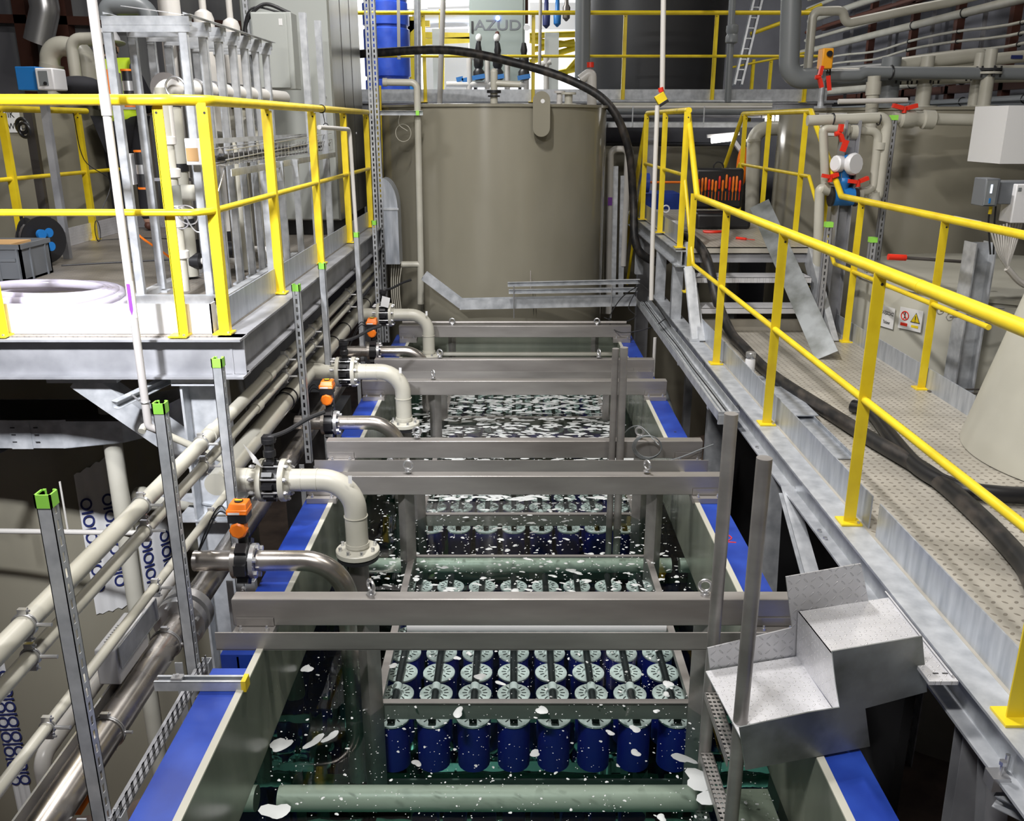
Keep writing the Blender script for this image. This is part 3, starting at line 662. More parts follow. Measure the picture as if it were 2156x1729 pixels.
# beam clamp and tray corner at the bottom right edge
p = at(2105, 1640, x=1.41)
bc = thing('beam_clamp', 'zinc beam clamp with bolts gripping the lower flange at bottom right', 'clamp', tuple(p))
MB().bx(p.x-.03, p.x+.02, p.y-.02, p.y+.03, p.z-.03, p.z+.015).build('clamp_body', 'zinc', bc)
MB().cyl(p, p+Vector((0, 0, .05)), .006, seg=8).cyl(p+Vector((0, 0, .05)), p+Vector((0, 0, .062)), .011, seg=6).cyl(p+Vector((.03, .03, 0)), p+Vector((.03, .03, .06)), .007, seg=8).build('bolt', 'zinc', bc)
q = at(2110, 1690, x=1.42)
solo('strut_channel', MB().chan((q.x-.01, q.y+.02, q.z), (q.x+.5, q.y-.5, q.z), .041, .041, .003), 'galv', 'short galvanised channel hung below the beam clamp in bottom right corner', 'strut')
# ================================================================ cable tray beside the walkway beam
def cable_tray(name, label, p0, p1, wd, ht, cables=4, mat='galv', cat='cable tray', t=.003, up=(0, 0, 1), cmat='pvc_grey'):
    o = thing(name, label, cat, tuple(p0))
    MB().prof(p0, p1, [(-wd/2, -ht/2), (wd/2, -ht/2), (wd/2, ht/2), (wd/2-t, ht/2), (wd/2-t, -ht/2+t), (-wd/2+t, -ht/2+t), (-wd/2+t, ht/2), (-wd/2, ht/2)], up).build('tray', mat, o)
    d, s, u = basis(Vector(p1)-Vector(p0), up)
    for i in range(cables):
        pts = []; n = 7
        for k in range(n):
            q = Vector(p0).lerp(Vector(p1), k/(n-1)); f = (i+.5)/cables-.5
            pts.append(q+s*(wd*.8*f+random.uniform(-.006, .006))+u*(-ht/2+.009))
        MB().spline(pts, .0045, 6, 4).build('cable', cmat if i % 3 else 'black', o)
    return o
tr = cable_tray('cable_tray', 'galvanised cable tray with grey cables running beside the walkway beam', (1.315, 5.2, -1.71), (1.30, 9.0, -1.71), .13, .06, 5)
e = MB().bx(1.25, 1.38, 5.19, 5.2, -1.74, -1.68); e.bx(1.25, 1.31, 5.185, 5.2, -1.76, -1.70); e.build('end_cap', 'galv', tr)
for y in (5.5, 6.6, 7.8): MB().bar((1.25, y, -1.75), (1.45, y, -1.75), .04, .02).build('tray_bracket', 'galv', tr)
# trays in front of the far tank
cable_tray('cable_tray', 'galvanised tray running crosswise in front of the big round tank base', tuple(at(968, 640, y=8.75)), tuple(at(1338, 632, y=8.75)), .12, .095, 2)
cable_tray('cable_tray', 'galvanised tray section dropping diagonally at the left of the round tank', tuple(at(893, 580, y=8.73)), tuple(at(972, 640, y=8.75)), .12, .085, 2)
for x in (.2, .95): pass
o = thing('strut_pair', 'two stacked horizontal strut channels above the crosswise tray', 'strut', (.5, 8.6, -1.5))
MB().chan((-.06, 8.62, -1.49), (1.22, 8.62, -1.46), .041, .041, .003, up=(0, 0, 1)).build('strut_channel', 'galv', o)
MB().chan((-.05, 8.62, -1.56), (1.2, 8.62, -1.54), .041, .041, .003, up=(0, 0, 1)).build('strut_channel', 'galv', o)
b = MB()
for x in (0, .95): b.cyl((x, 8.6, -1.82), (x, 8.6, -1.5), .006, seg=8)
b.build('threaded_rod', 'zinc', o)
cw = MB()
cw.spline([(1.2, 8.6, -1.5), (1.02, 8.45, -1.6), (.9, 8.3, -1.78), (1.0, 8.15, -1.86), (1.25, 8.0, -1.78), (1.36, 7.9, -1.68)], .005, 6)
cw.spline([(1.2, 8.6, -1.52), (1.1, 8.45, -1.68), (1.15, 8.3, -1.74), (1.0, 8.3, -1.8), (.85, 8.3, -1.75)], .005, 6)
cw.spline([(1.2, 8.6, -1.45), (1.28, 8.4, -1.52), (1.33, 8.1, -1.62), (1.36, 7.6, -1.68)], .006, 6)
solo('loose_cable', cw, 'black', 'tangle of loose thin cables at the end of the crosswise tray', 'cable')
# ================================================================ strut uprights left of the tank
def slotted(m, x, y, z0, z1, w, face, pitch=.05, sl=.03, sw=.013, t=.0025):
    """upright C strut; `face` slotted: 'y' faces the camera side, 'x' faces the tank"""
    def wall(a0, a1, f0, slots):
        def b(u0, u1, za, zb):
            if f0 == 'y': m.bx(u0, u1, y-w/2, y-w/2+t, za, zb)
            elif f0 == 'x': m.bx(x+w/2-t, x+w/2, u0, u1, za, zb)
            else: m.bx(x-w/2, x-w/2+t, u0, u1, za, zb)
        if not slots: b(a0, a1, z0, z1); return
        c = (a0+a1)/2; b(a0, c-sw/2, z0, z1); b(c+sw/2, a1, z0, z1)
        z = z1-.03
        while z-sl > z0:
            b(c-sw/2, c+sw/2, z-pitch, z-sl); z -= pitch
    wall(x-w/2, x+w/2, 'y', face == 'y'); wall(y-w/2, y+w/2, 'x', face == 'x'); wall(y-w/2, y+w/2, '-x', False)
    m.bx(x-w/2, x-w/2+.008, y+w/2-t, y+w/2, z0, z1); m.bx(x+w/2-.008, x+w/2, y+w/2-t, y+w/2, z0, z1)
    return m
SX = -1.30
struts = [(2.29, -.98, 'x', 'slotted galvanised strut upright with green cap, nearest the camera at lower left'),
          (3.13, -.98, 'x', 'galvanised strut upright with green cap standing before the diagonal brace tube'),
          (3.80, -.985, 'x', 'galvanised strut upright with green cap in front of the platform column'),
          (5.30, -.92, 'y', 'green capped strut upright with slots facing the camera, left of a plain one'),
          (6.06, -.906, 'n', 'plain green capped strut upright just below a yellow railing post'),
          (7.46, -.862, 'n', 'narrow green capped strut upright holding the bent white pipe'),
          (8.45, -.868, 'y', 'farthest green capped strut beside the tall slotted double upright')]
for y, z1, f, lb in struts:
    x = SX
    o = thing('strut_upright', lb, 'strut', (x, y, -2.3), 'green capped strut uprights left of the tank')
    slotted(MB(), x, y, -2.5 if y < 5 else -2.05, z1, .042, f).build('strut_channel', 'galv', o, smooth=False)
    c = MB(); a = .0235
    c.bx(x-a, x+a, y-a, y-a+.005, z1-.035, z1+.005).bx(x+a-.005, x+a, y-a, y+a, z1-.035, z1+.005).bx(x-a, x-a+.005, y-a, y+a, z1-.035, z1+.005)
    c.bx(x-a, x-a+.014, y+a-.005, y+a, z1-.035, z1+.005).bx(x+a-.014, x+a, y+a-.005, y+a, z1-.035, z1+.005).bx(x-a+.004, x+a-.004, y-a+.004, y-a+.012, z1-.03, z1-.002)
    c.build('end_cap', 'green', o)
    MB().bx(x-a-.03, x-a, y-.05, y-.044, -2.5, -2.05).chan((x+.05, y, -2.5), (x+.05, y, -2.07), .041, .041, .003, up=(0, 1, 0)).build('base_channel', 'galv', o)
    b = MB()
    for z in (-2.1, -2.22): b.cyl((x+.02, y-.03, z), (x+.02, y-.05, z), .012, seg=6).cyl((x+.02, y-.05, z), (x+.02, y-.062, z), .006, seg=8)
    b.build('bolt', 'zinc', o)
# tall slotted double upright in front of the cabinet side
o = thing('double_upright', 'tall slotted double strut upright between the grey cabinet and round tank', 'strut', (-1.36, 8.9, -2))
slotted(MB(), -1.39, 9.2, -2.2, 2.3, .05, 'y').build('strut_channel', 'galv', o, smooth=False)
slotted(MB(), -1.335, 9.2, -2.2, 2.3, .05, 'y').build('strut_channel', 'galv', o, smooth=False)
o = thing('slotted_upright', 'slotted galvanised upright at the left edge of the tall grey cabinet', 'strut', (-2.36, 8.38, -1))
slotted(MB(), -2.30, 8.36, -.9, 2.6, .05, 'y').build('strut_channel', 'galv', o, smooth=False)
# arm bracket on the left rim
ab = thing('rim_bracket', 'short strut arm with yellow end cap laid across the left blue rim', 'strut', (-1.2, 2.785, -1.94))
MB().bx(-1.30, -.98, 2.765, 2.768, -1.955, -1.92).bx(-1.30, -.98, 2.805, 2.808, -1.955, -1.92).bx(-1.30, -.98, 2.765, 2.808, -1.958, -1.955).bx(-1.30, -.98, 2.765, 2.775, -1.922, -1.919).bx(-1.30, -.98, 2.798, 2.808, -1.922, -1.919).build('strut_channel', 'galv', ab)
MB().bx(-.985, -.968, 2.762, 2.811, -1.96, -1.916).build('end_cap', 'yellow', ab)
MB().bx(-1.24, -1.2, 2.77, 2.80, -1.917, -1.909).cyl((-1.22, 2.785, -1.909), (-1.22, 2.785, -1.9), .007, seg=6).build('channel_nut', 'zinc', ab)
# ================================================================ pipes along the left side
def clamp(t, x, y, z, r, side=1, rod=True):
    m = MB().torus((x, y, z), (0, 1, 0), r+.003, .0035, 24, 6).torus((x, y+.008, z), (0, 1, 0), r+.003, .0035, 24, 6)
    for s in (1, -1): m.bx(x-.012, x+.014, y-.002, y+.012, z+s*(r+.012)-.008, z+s*(r+.012)+.008).cyl((x-.012, y+.004, z+s*(r+.014)), (x+.022, y+.004, z+s*(r+.014)), .0035, seg=6)
    if rod: m.cyl((x+r, y+.004, z), (SX-.022 if side > 0 else x+r+.05, y+.004, z), .006, seg=8)
    m.build('pipe_clamp', 'zinc', t)
    MB().torus((x, y+.004, z), (0, 1, 0), r+.0005, .005, 24, 6).build('rubber_liner', 'black', t)
YS = (2.29, 3.13, 3.80, 5.30, 6.06, 7.46)
o = thing('long_pipe', 'upper and thickest of the parallel beige pipes clamped to the struts', 'pipe', (-1.40, 5, -1.38))
MB().cyl((-1.40, 1.0, -1.367), (-1.40, 9.6, -1.367), .0315, seg=24).build('pipe', 'pvc', o)
for y in (4.9, 3.9): MB().cyl((-1.40, y-.04, -1.367), (-1.40, y+.04, -1.367), .038, seg=24).build('socket', 'pvc', o)
for y in YS: clamp(o, -1.40, y-.05, -1.367, .0315)
o = thing('long_pipe', 'second of the parallel beige pipes, just below the thickest one', 'pipe', (-1.40, 5, -1.56))
MB().cyl((-1.40, 1.0, -1.472), (-1.40, 9.6, -1.472), .024, seg=24).build('pipe', 'pvc', o)
MB().cyl((-1.40, 4.6, -1.472), (-1.40, 4.68, -1.472), .031, seg=24).build('socket', 'pvc', o)
for y in YS: clamp(o, -1.40, y-.05, -1.472, .024)
o = thing('long_pipe', 'third and thinnest parallel beige pipe, turning left at its far end', 'pipe', (-1.47, 3, -1.8))
MB().tube([(-1.39, 1.0, -1.715), (-1.39, 4.3, -1.705), (-1.80, 4.12, -1.40), (-1.80, 4.08, -1.42)],   .018, .05, 16).build('pipe', 'pvc', o)
for y in YS[:3]: clamp(o, -1.39, y-.05, -1.715, .018)
o = thing('riser_pipe', 'tall pale conduit rising in front of the left platform with a purple arrow label', 'pipe', (-1.78, 4.1, -1.4))
MB().tube([(-1.765, 4.08, 1.1), (-1.765, 4.08, -1.395), (-1.70, 4.12, -1.44)], .0185, .03, 18).build('pipe', 'pvc_conduit', o)
MB().cyl((-1.765, 4.08, .03), (-1.765, 4.08, .12), .0225, seg=18).build('socket', 'pvc_conduit', o)
MB().cyl((-1.765, 4.08, .1), (-1.765, 4.08, 1.1), .0205, seg=18).build('pipe', 'pvc_conduit', o)
MB().lathe((-1.765, 4.08, -.86), [(.0189, 0), (.0189, .17)], seg=18, cap=False).build('paper_sleeve', 'paper', o)
a = MB(); zz = -.855; n = 0
for (w_, z_) in (): pass
a.v += [(-1.763-.009, 4.0608, -.70), (-1.763+.007, 4.0608, -.70), (-1.763+.007, 4.0608, -.82), (-1.764, 4.0608, -.85), (-1.763-.009, 4.0608, -.82)]; a.f.append((0, 1, 2, 3, 4)); a.build('purple_arrow', 'purple', o)
MB().torus((-1.765, 4.08, -1.27), (0, 0, 1), .021, .004, 20, 6).cyl((-1.80, 4.1, -1.27), (-1.86, 4.16, -1.26), .005, seg=8).build('pipe_clamp', 'zinc', o)
solo('strut_bracket', MB().chan((-1.93, 4.12, -1.30), (-1.72, 4.5, -1.235), .041, .041, .003), 'galv', 'short slotted strut bracket under the platform beam holding the conduit', 'bracket')
# vertical beige pipe with elbow, far left lower
o = thing('drop_pipe', 'pale pipe ending in an elbow and union nut at the lower left', 'pipe', (-1.62, 2.0, -2.2))
P = [at(475, 1205, x=-1.56), at(330, 1400, x=-1.58), at(90, 1625, x=-1.62)]
e = at(68, 1700, x=-1.66)
MB().tube([(-1.54, 3.7, -1.95), (-1.54, 2.42, -1.97), (-1.54, 2.42, -2.16)], .027, .045, 18).build('pipe', 'pvc_white', o)
MB().lathe((-1.54, 2.42, -2.19), [(.03, 0), (.04, 0), (.042, .03), (.042, .06), (.034, .07), (.03, .09)], seg=16).build('union_nut', 'pvc_white', o)
MB().bx(-1.50, -1.42, 2.38, 2.48, -2.16, -2.09).build('orange_actuator', 'orange', o)
# stainless manifold
o = thing('stainless_manifold', 'long stainless pipe running beside the left blue rim with flanges', 'pipe', (-1.41, 2.6, -2.2))
MB().cyl((-1.41, 1.0, -2.01), (-1.41, 3.3, -2.01), .058, seg=32).build('pipe', 'stain_pipe', o)
MB().cyl((-1.41, 3.42, -2.01), (-1.41, 8.2, -2.01), .058, seg=32).build('pipe', 'stain_pipe', o)
MB().cyl((-1.41, 3.3, -2.01), (-1.41, 3.34, -2.01), .11, seg=32).cyl((-1.41, 3.37, -2.01), (-1.41, 3.42, -2.01), .11, seg=32).build('flange', 'zinc', o)
MB().bolts((-1.41, 3.3, -2.01), (0, 1, 0), .09, 8, .01, .03).build('bolt', 'zinc', o)
MB().bx(-1.475, -1.468, 1.0, 3.1, -2.0, -1.95).build('edge_angle', 'zinc', o)
for y in (1.85, 2.6, 3.15): clamp(o, -1.41, y, -2.01, .058)
def perfrail(y0, y1, x, z, lb):
    m = MB().bx(x-.002, x, y0, y1, z-.005, z).bx(x-.002, x, y0, y1, z-.06, z-.052)
    y = y0
    while y < y1: m.bx(x-.002, x, y, y+.018, z-.055, z); y += .045
    m.bx(x-.002, x, y0, y1, z-.032, z-.026); m.bx(x-.05, x, y0, y1, z-.062, z-.06)
    solo('perforated_rail', m, 'galv_web', lb, 'cable tray')
perfrail(1.2, 3.1, -1.235, -2.03, 'perforated tray side running between the stainless pipe and blue rim')
solo('thin_conduit', MB().tube([(-1.19, 1.2, -2.16), (-1.19, 2.9, -2.16), (-1.18, 3.1, -2.2)], .016, .05), 'pvc', 'thin conduit squeezed between perforated rail and blue rim', 'pipe')
# junction box beside the pipe
jb = thing('junction_box', 'white ventilated plastic box mounted left of the stainless pipe', 'box', (-1.46, 2.9, -1.93))
MB().bx(-1.50, -1.42, 2.77, 3.03, -1.935, -1.79).build('box_body', 'white', jb, bevel=.006)
MB().bx(-1.49, -1.43, 3.03, 3.1, -1.9, -1.81).build('cable_gland', 'white', jb, bevel=.01)
MB().angle((-1.412, 2.77, -1.87), (-1.412, 3.12, -1.87), .006, .09, .004).build('mounting_angle', 'galv', jb)
m = MB()
for i in range(8):
    for j in range(4): m.bx(-1.485+.014*j, -1.476+.014*j, 2.82+.016*i, 2.824+.016*i, -1.7905, -1.7895)
m.build('vent_slots', 'ink', jb)
# beige manifold
o = thing('beige_manifold', 'thick beige main pipe running behind the strut uprights with black clamps', 'pipe', (-1.44, 6, -1.66))
MB().cyl((-1.44, 4.0, -1.665), (-1.44, 9.2, -1.665), .057, seg=28).build('pipe', 'pvc', o)
for y in (5.35, 5.45, 6.9, 7.4, 8.5): MB().torus((-1.44, y, -1.665), (0, 1, 0), .059, .006).build('black_band', 'black', o)
for y in (4.06, 6.06, 8.02):
    MB().cyl((-1.44, y, -1.665), (-1.30, y, -1.665), .06, seg=24).build('tee_branch', 'pvc', o)
# ---- elbow assemblies with hand valves
def elbow(y, label, vlabel, n):
    t = thing('elbow_pipe', label, 'pipe', (-.78, y, -2.3), 'beige elbow pipes dipping into the tank')
    zc, xc, r = -1.665, -.785, .0555
    MB().tube([(-1.12, y, zc), (xc, y, zc), (xc, y, -2.03)], r, .16, 28, n=12).build('pipe', 'pvc', t)
    MB().cyl((-.965, y, zc), (-.96, y, zc), r+.0025, seg=28).cyl((-1.04, y, zc), (-1.035, y, zc), r+.002, seg=28).cyl((xc, y, -1.86), (xc, y, -1.855), r+.004, seg=28).cyl((xc, y, -2.02), (xc, y, -2.0), r+.004, seg=28).build('weld_bead', 'pvc', t)
    f = MB().lathe((xc, y, -2.065), [(.057, .035), (.075, .03), (.105, .03), (.109, .026), (.109, .004), (.105, 0), (.04, 0)], seg=36).build('flange', 'pvc', t)
    MB().bolts((xc, y, -2.03), (0, 0, 1), .088, 8, .009, .014).build('bolt', 'zinc', t)
    MB().lathe((xc, y, -2.10), [(.04, .03), (.104, .03), (.104, .012), (.06, .008), (.05, 0)], seg=36).build('backing_flange', 'black', t)
    MB().cyl((xc, y, -2.9), (xc, y, -2.09), .05, seg=24).build('dip_pipe', 'dirt_steel', t)
    MB().lathe((-1.12, y, zc), [(.057, .03), (.075, .012), (.102, .01), (.106, .004), (.106, -.016), (.04, -.018)], axis=(1, 0, 0), seg=36).build('flange', 'pvc', t)
    # label sticker on the bend
    MB().bx(-.80, -.782, y-.058, y-.0565, -1.66, -1.62).build('sticker', 'paper', t)
    v = thing('butterfly_valve', vlabel, 'valve', (-1.2, y, zc), 'black butterfly valves with hand levers')
    m = MB().cyl((-1.235, y, zc), (-1.138, y, zc), .074, seg=24)
    for k in range(10):
        a = 2*math.pi*k/10; c = Vector((-1.186, y+.088*math.cos(a), zc+.088*math.sin(a)))
        m.cb(c, .05, .034, .022, Matrix.Rotation(a, 3, 'X'))
    m.build('valve_body', 'black', v)
    MB().lathe((-1.235, y, zc), [(.04, -.018), (.106, -.016), (.106, .004), (.102, .01), (.04, .012)], axis=(-1, 0, 0), seg=36).cyl((-1.33, y, zc), (-1.24, y, zc), .058, seg=28).build('flange', 'pvc', v)
    b = MB()
    for k in range(8):
        a = 2*math.pi*(k+.5)/8; c = Vector((-1.186, y+.09*math.cos(a), zc+.09*math.sin(a)))
        b.cyl(c-Vector((.095, 0, 0)), c+Vector((.095, 0, 0)), .006, seg=8).cyl(c-Vector((.088, 0, 0)), c-Vector((.07, 0, 0)), .011, seg=6).cyl(c+Vector((.07, 0, 0)), c+Vector((.088, 0, 0)), .011, seg=6)
    b.build('flange_bolts', 'zinc', v)
    MB().lathe((-1.186, y, zc+.07), [(.02, 0), (.02, .05), (.03, .055), (.03, .085), (.024, .09), (.024, .12), (.034, .125), (.034, .145)], seg=16).build('valve_neck', 'black', v)
    MB().spline([(-1.21, y, zc+.215), (-1.17, y, zc+.225), (-1.11, y+.05, zc+.235), (-1.02, y+.14, zc+.27), (-.95, y+.2, zc+.285)], .011, 8, 6).bx(-1.215, -1.155, y-.02, y+.03, zc+.2, zc+.228).build('hand_lever', 'black', v)
    if n: # tag hanging from the valve
        w_ = Vector((-1.20, y-.09, zc+.1))
        sheet(MB(), [w_+Vector((0, 0, 0)), w_+Vector((-.02, -.02, .06)), w_+Vector((-.07, -.03, .13)), w_+Vector((-.03, -.03, .04))] if n == 1 else [w_, w_+Vector((.07, 0, -.02)), w_+Vector((.09, 0, .07)), w_+Vector((.02, 0, .09))], (.001, .001, 0)).build('paper_tag', 'paper', v)
elbow(4.06, 'nearest beige elbow pipe bending down to a bolted flange over the tank', 'nearest black butterfly valve, on the beige pipe nearest the camera', 1)
elbow(6.06, 'middle beige elbow pipe bending down to a bolted flange over the foam', 'middle black butterfly valve, on the second beige elbow pipe', 0)
elbow(8.02, 'farthest beige elbow pipe in front of the big round tank', 'farthest butterfly valve with a square white tag, near the round tank', 2)
# ---- stainless curved pipes with actuated valves
def curved(y, label, vlabel, alabel, ori=0):
    zc, r, xd = -1.84, .046, -.745
    t = thing('curved_pipe', label, 'pipe', (-.8, y, -2.4), 'curved stainless pipes dipping into the tank')
    MB().tube([(-1.13, y, zc), (xd, y, zc), (xd, y, -3.0)], r, .2, 28, n=14).build('pipe', 'stain_pipe', t)
    MB().cyl((-1.155, y, zc), (-1.135, y, zc), .078, seg=32).build('flange', 'zinc', t)
    MB().bolts((-1.14, y, zc), (1, 0, 0), .066, 6, .012, .02).build('bolt', 'zinc', t)
    MB().cyl((xd, y, -2.10), (xd, y, -2.092), .085, seg=32).bolts((xd, y, -2.09), (0, 0, 1), .07, 6, .011, .012).build('collar_flange', 'zinc', t)
    v = thing('actuated_valve', vlabel, 'valve', (-1.2, y, zc), 'black ring valves on the stainless pipes')
    m = MB().cyl((-1.212, y, zc), (-1.158, y, zc), .082, seg=28)
    for k in range(6):
        a = 2*math.pi*k/6; m.cb(Vector((-1.185, y+.08*math.cos(a), zc+.08*math.sin(a))), .05, .04, .05, Matrix.Rotation(a, 3, 'X'))
    m.build('valve_body', 'black', v)
    MB().cyl((-1.41, y, zc), (-1.22, y, zc), .046, seg=24).cyl((-1.235, y, zc), (-1.214, y, zc), .078, seg=32).build('inlet_pipe', 'stain_pipe', v)
    MB().lathe((-1.186, y, zc+.07), [(.022, 0), (.022, .05), (.032, .055), (.032, .07)], seg=16).build('valve_stem', 'black', v)
    a = MB().bx(-1.235, -1.145, y-.045, y+.04, zc+.235, zc+.26)
    a.quad_box([(-1.235, y-.05, zc+.24), (-1.145, y-.05, zc+.24), (-1.145, y+.045, zc+.24), (-1.235, y+.045, zc+.24), (-1.222, y-.03, zc+.285), (-1.15, y-.03, zc+.285), (-1.15, y+.035, zc+.285), (-1.222, y+.035, zc+.285)])
    q = a.build('actuator_cover', 'orange', v, bevel=.004)
    MB().bx(-1.23, -1.15, y-.045, y+.04, zc+.20, zc+.238).build('actuator_base', 'black', v)
    MB().lathe((-1.19, y-.03, zc+.165), [(.03, -.022), (.038, -.015), (.038, .015), (.03, .022)], axis=(0, 1, 0), seg=8).cyl((-1.19, y, zc+.13), (-1.19, y, zc+.2), .03, seg=12).build('gearbox', 'orange', v)
    MB().cyl((-1.188, y, zc+.285), (-1.188, y, zc+.29), .019, seg=16).build('position_dial', 'black', q)
    MB().cb((-1.188, y, zc+.2915), .03, .01, .003).build('yellow_pointer', 'yellow', q)
    MB().bx(-1.225, -1.175, y-.0512, y-.0505, zc+.243, zc+.253).build('rating_plate', 'paper', q)
    cs = MB().spline([(-1.235, y, zc+.22), (-1.29, y+.05, zc+.24), (-1.35, y+.05, zc+.15), (-1.4, y, zc+.02)], .0035, 6).spline([(-1.235, y+.01, zc+.21), (-1.3, y+.05, zc+.21), (-1.36, y+.03, zc+.1), (-1.42, y, zc-.02)], .0035, 6)
    cs.build('valve_cable', 'black', v)
curved(3.55, 'nearest curved stainless pipe bending down behind the deepest beam', 'nearest orange topped valve, at the flange of the nearest stainless pipe', '')
curved(5.46, 'middle curved stainless pipe above the second stretch of left rim', 'middle orange topped valve, partly hidden behind a plain strut', '')
curved(7.35, 'farthest curved stainless pipe beside the last beige elbow', 'farthest orange topped valve beside the cabinet-side uprights', '')
# ================================================================ left platform
ZP = -1.0
pf = thing('left_platform', 'raised steel platform with checker deck and galvanised edge beams at the left', 'platform', (-2.6, 6.5, ZP))
MB().bx(-3.79, -1.46, 4.3, 10.2, ZP-.008, ZP).build('checker_deck', 'deck_l', pf)
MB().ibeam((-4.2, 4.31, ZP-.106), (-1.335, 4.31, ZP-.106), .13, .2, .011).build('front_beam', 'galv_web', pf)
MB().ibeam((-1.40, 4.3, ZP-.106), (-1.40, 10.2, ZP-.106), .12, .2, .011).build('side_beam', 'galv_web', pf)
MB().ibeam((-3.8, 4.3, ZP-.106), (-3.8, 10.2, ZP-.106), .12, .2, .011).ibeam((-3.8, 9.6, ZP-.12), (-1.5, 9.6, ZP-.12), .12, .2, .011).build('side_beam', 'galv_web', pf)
MB().bx(-2.53, -1.495, 4.345, 4.351, ZP+.002, ZP+.152).bx(-1.501, -1.495, 4.345, 4.42, ZP+.002, ZP+.152).build('toe_board', 'zinc_lit', pf)
MB().bx(-1.47, -1.464, 4.42, 10.1, ZP+.002, ZP+.152).build('toe_board', 'galv_toe', pf)
MB().bx(-3.785, -3.779, 4.4, 8.95, ZP+.002, ZP+.152).build('toe_board', 'tread_x', pf)
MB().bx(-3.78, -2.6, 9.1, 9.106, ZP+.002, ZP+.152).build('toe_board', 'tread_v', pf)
for y in (5.6, 7.0, 8.4): MB().ibeam((-3.75, y, ZP-.11), (-1.45, y, ZP-.11), .1, .16).build('floor_joist', 'galv_web', pf)
railing('platform_railing', 'yellow railing along the front and right edges of the left platform',
    [(-1.645, 4.30, ZP, .09, 'x'), (-2.53, 4.30, ZP, .09, 'x')]+[(-1.445, y, ZP, .09, 'y') for y in (4.36, 5.47, 6.69, 7.93, 9.15)],
    [([(-3.2, 4.27, .10), (-1.57, 4.27, .10), (-1.43, 4.42, .10), (-1.43, 9.4, .10)], .12)],
    [([(-2.62, 4.27, -.40), (-1.50, 4.27, -.40), (-1.435, 4.36, -.40), (-1.435, 9.4, -.43)], .06)])
railing('platform_railing', 'yellow railing at the far left edge of the platform before a beige tank',
    [(-3.77, y, ZP, .09, 'y') for y in (6.9, 8.1)],
    [([(-3.77, 4.6, .1), (-3.77, 8.3, .1)], 0)], [([(-3.77, 5.0, -.38), (-3.77, 8.9, -.42)], 0)])
cl = thing('platform_column', 'galvanised column with top plate carrying the front left platform corner', 'column', (-1.6, 4.36, FL))
MB().ibeam((-1.585, 4.40, FL), (-1.585, 4.40, ZP-.225), .19, .19, .012, up=(1, 0, 0)).build('column_shaft', 'galv', cl)
MB().bx(-1.71, -1.47, 4.28, 4.5, ZP-.235, ZP-.212).bx(-1.71, -1.47, 4.28, 4.5, ZP-.25, ZP-.24).build('top_plate', 'galv', cl)
b = MB()
for x in (-1.68, -1.59, -1.5): b.cyl((x, 4.30, ZP-.212), (x, 4.30, ZP-.2), .013, seg=6)
b.build('bolt', 'zinc', cl)
sheet(MB(), [Vector((-1.95, 4.5, -1.93)), Vector((-1.45, 4.3, -1.93)), Vector((-1.45, 4.55, -1.93))], (0, 0, -.01)).build('gusset_plate', 'galv', cl)
MB().bar((-1.78, 4.4, -2.0), (-1.38, 4.4, -2.0), .2, .01).build('gusset_plate', 'galv', cl)
br = thing('diagonal_brace', 'galvanised diagonal brace below the left platform beam', 'brace', (-2.0, 4.4, -1.4))
MB().bar((-2.2, 4.38, -1.22), (-1.62, 4.4, -1.70), .12, .12, up=(0, 1, 0)).build('brace_tube', 'galv', br)
MB().bx(-2.33, -1.98, 4.28, 4.45, -1.235, -1.212).build('head_plate', 'galv', br)
# hose coil
hc = MB()
for k in range(5):
    R_ = .58-.07*k; cx, cy = -2.78+.05*k, 4.93-.01*k
    pts = [(cx+R_*math.cos(a), cy+min(R_*.93, .5)*math.sin(a), ZP+.034+.022*k+.02*math.sin(a+k)) for a in (2*math.pi*q/26 for q in range(27))]
    hc.tube(pts, .026, 0, 10)
solo('hose_coil', hc, 'lens', 'coil of translucent pale hose lying on the platform behind the toe board', 'hose')
# crate and cable reel
cr = thing('storage_crate', 'grey plastic crate with cardboard sticking out at far left edge', 'crate', (-2.75, 5.6, ZP))
Y0, Y1, X0, X1, Z0, Z1 = 5.9, 6.28, -3.7, -3.24, ZP+.0, ZP+.24
MB().bx(X0, X1, Y0, Y0+.015, Z0, Z1).bx(X1-.015, X1, Y0, Y1, Z0, Z1).bx(X0, X1, Y1-.015, Y1, Z0, Z1).bx(X0, X0+.015, Y0, Y1, Z0, Z1).bx(X0, X1, Y0, Y1, Z0, Z0+.015).build('crate_body', 'crate', cr)
MB().bx(X0-.01, X1+.01, Y0-.012, Y0, Z1-.03, Z1).bx(X1, X1+.012, Y0-.012, Y1, Z1-.03, Z1).build('rim', 'crate', cr)
m = MB()
for x in (X1-.03, X1-.16, X1-.3): m.bx(x, x+.012, Y0-.01, Y0, Z0, Z1)
for y in (Y0+.1, Y0+.3): m.bx(X1, X1+.01, y, y+.012, Z0, Z1)
m.bx(X1-.14, X1-.04, Y0-.008, Y0, Z0+.13, Z0+.15); m.build('rib', 'crate', cr)
solo('cardboard_flap', MB().bx(X0+.03, X1-.08, Y0+.04, Y0+.3, Z1-.03, Z1+.0), 'card', 'brown cardboard box lying inside the grey crate', 'cardboard')
rl = thing('cable_reel', 'cable drum with blue sockets and a black carrying handle beside the crate', 'cable reel', (-3.25, 6.5, ZP))
c0 = Vector((-3.42, 6.56, ZP+.19))
MB().cyl(c0, c0+Vector((.01, -.006, 0)), .17, seg=32).cyl(c0+Vector((-.17, .1, 0)), c0+Vector((-.165, .1, 0)), .15, seg=32).build('drum_flange', 'black', rl)
m = MB()
for k in range(9): m.torus(c0+Vector((-.02-.016*k, .012+.01*k, 0)), (-1, .6, 0), .10, .011, 24, 6)
m.build('wound_cable', 'hose', rl)
m = MB()
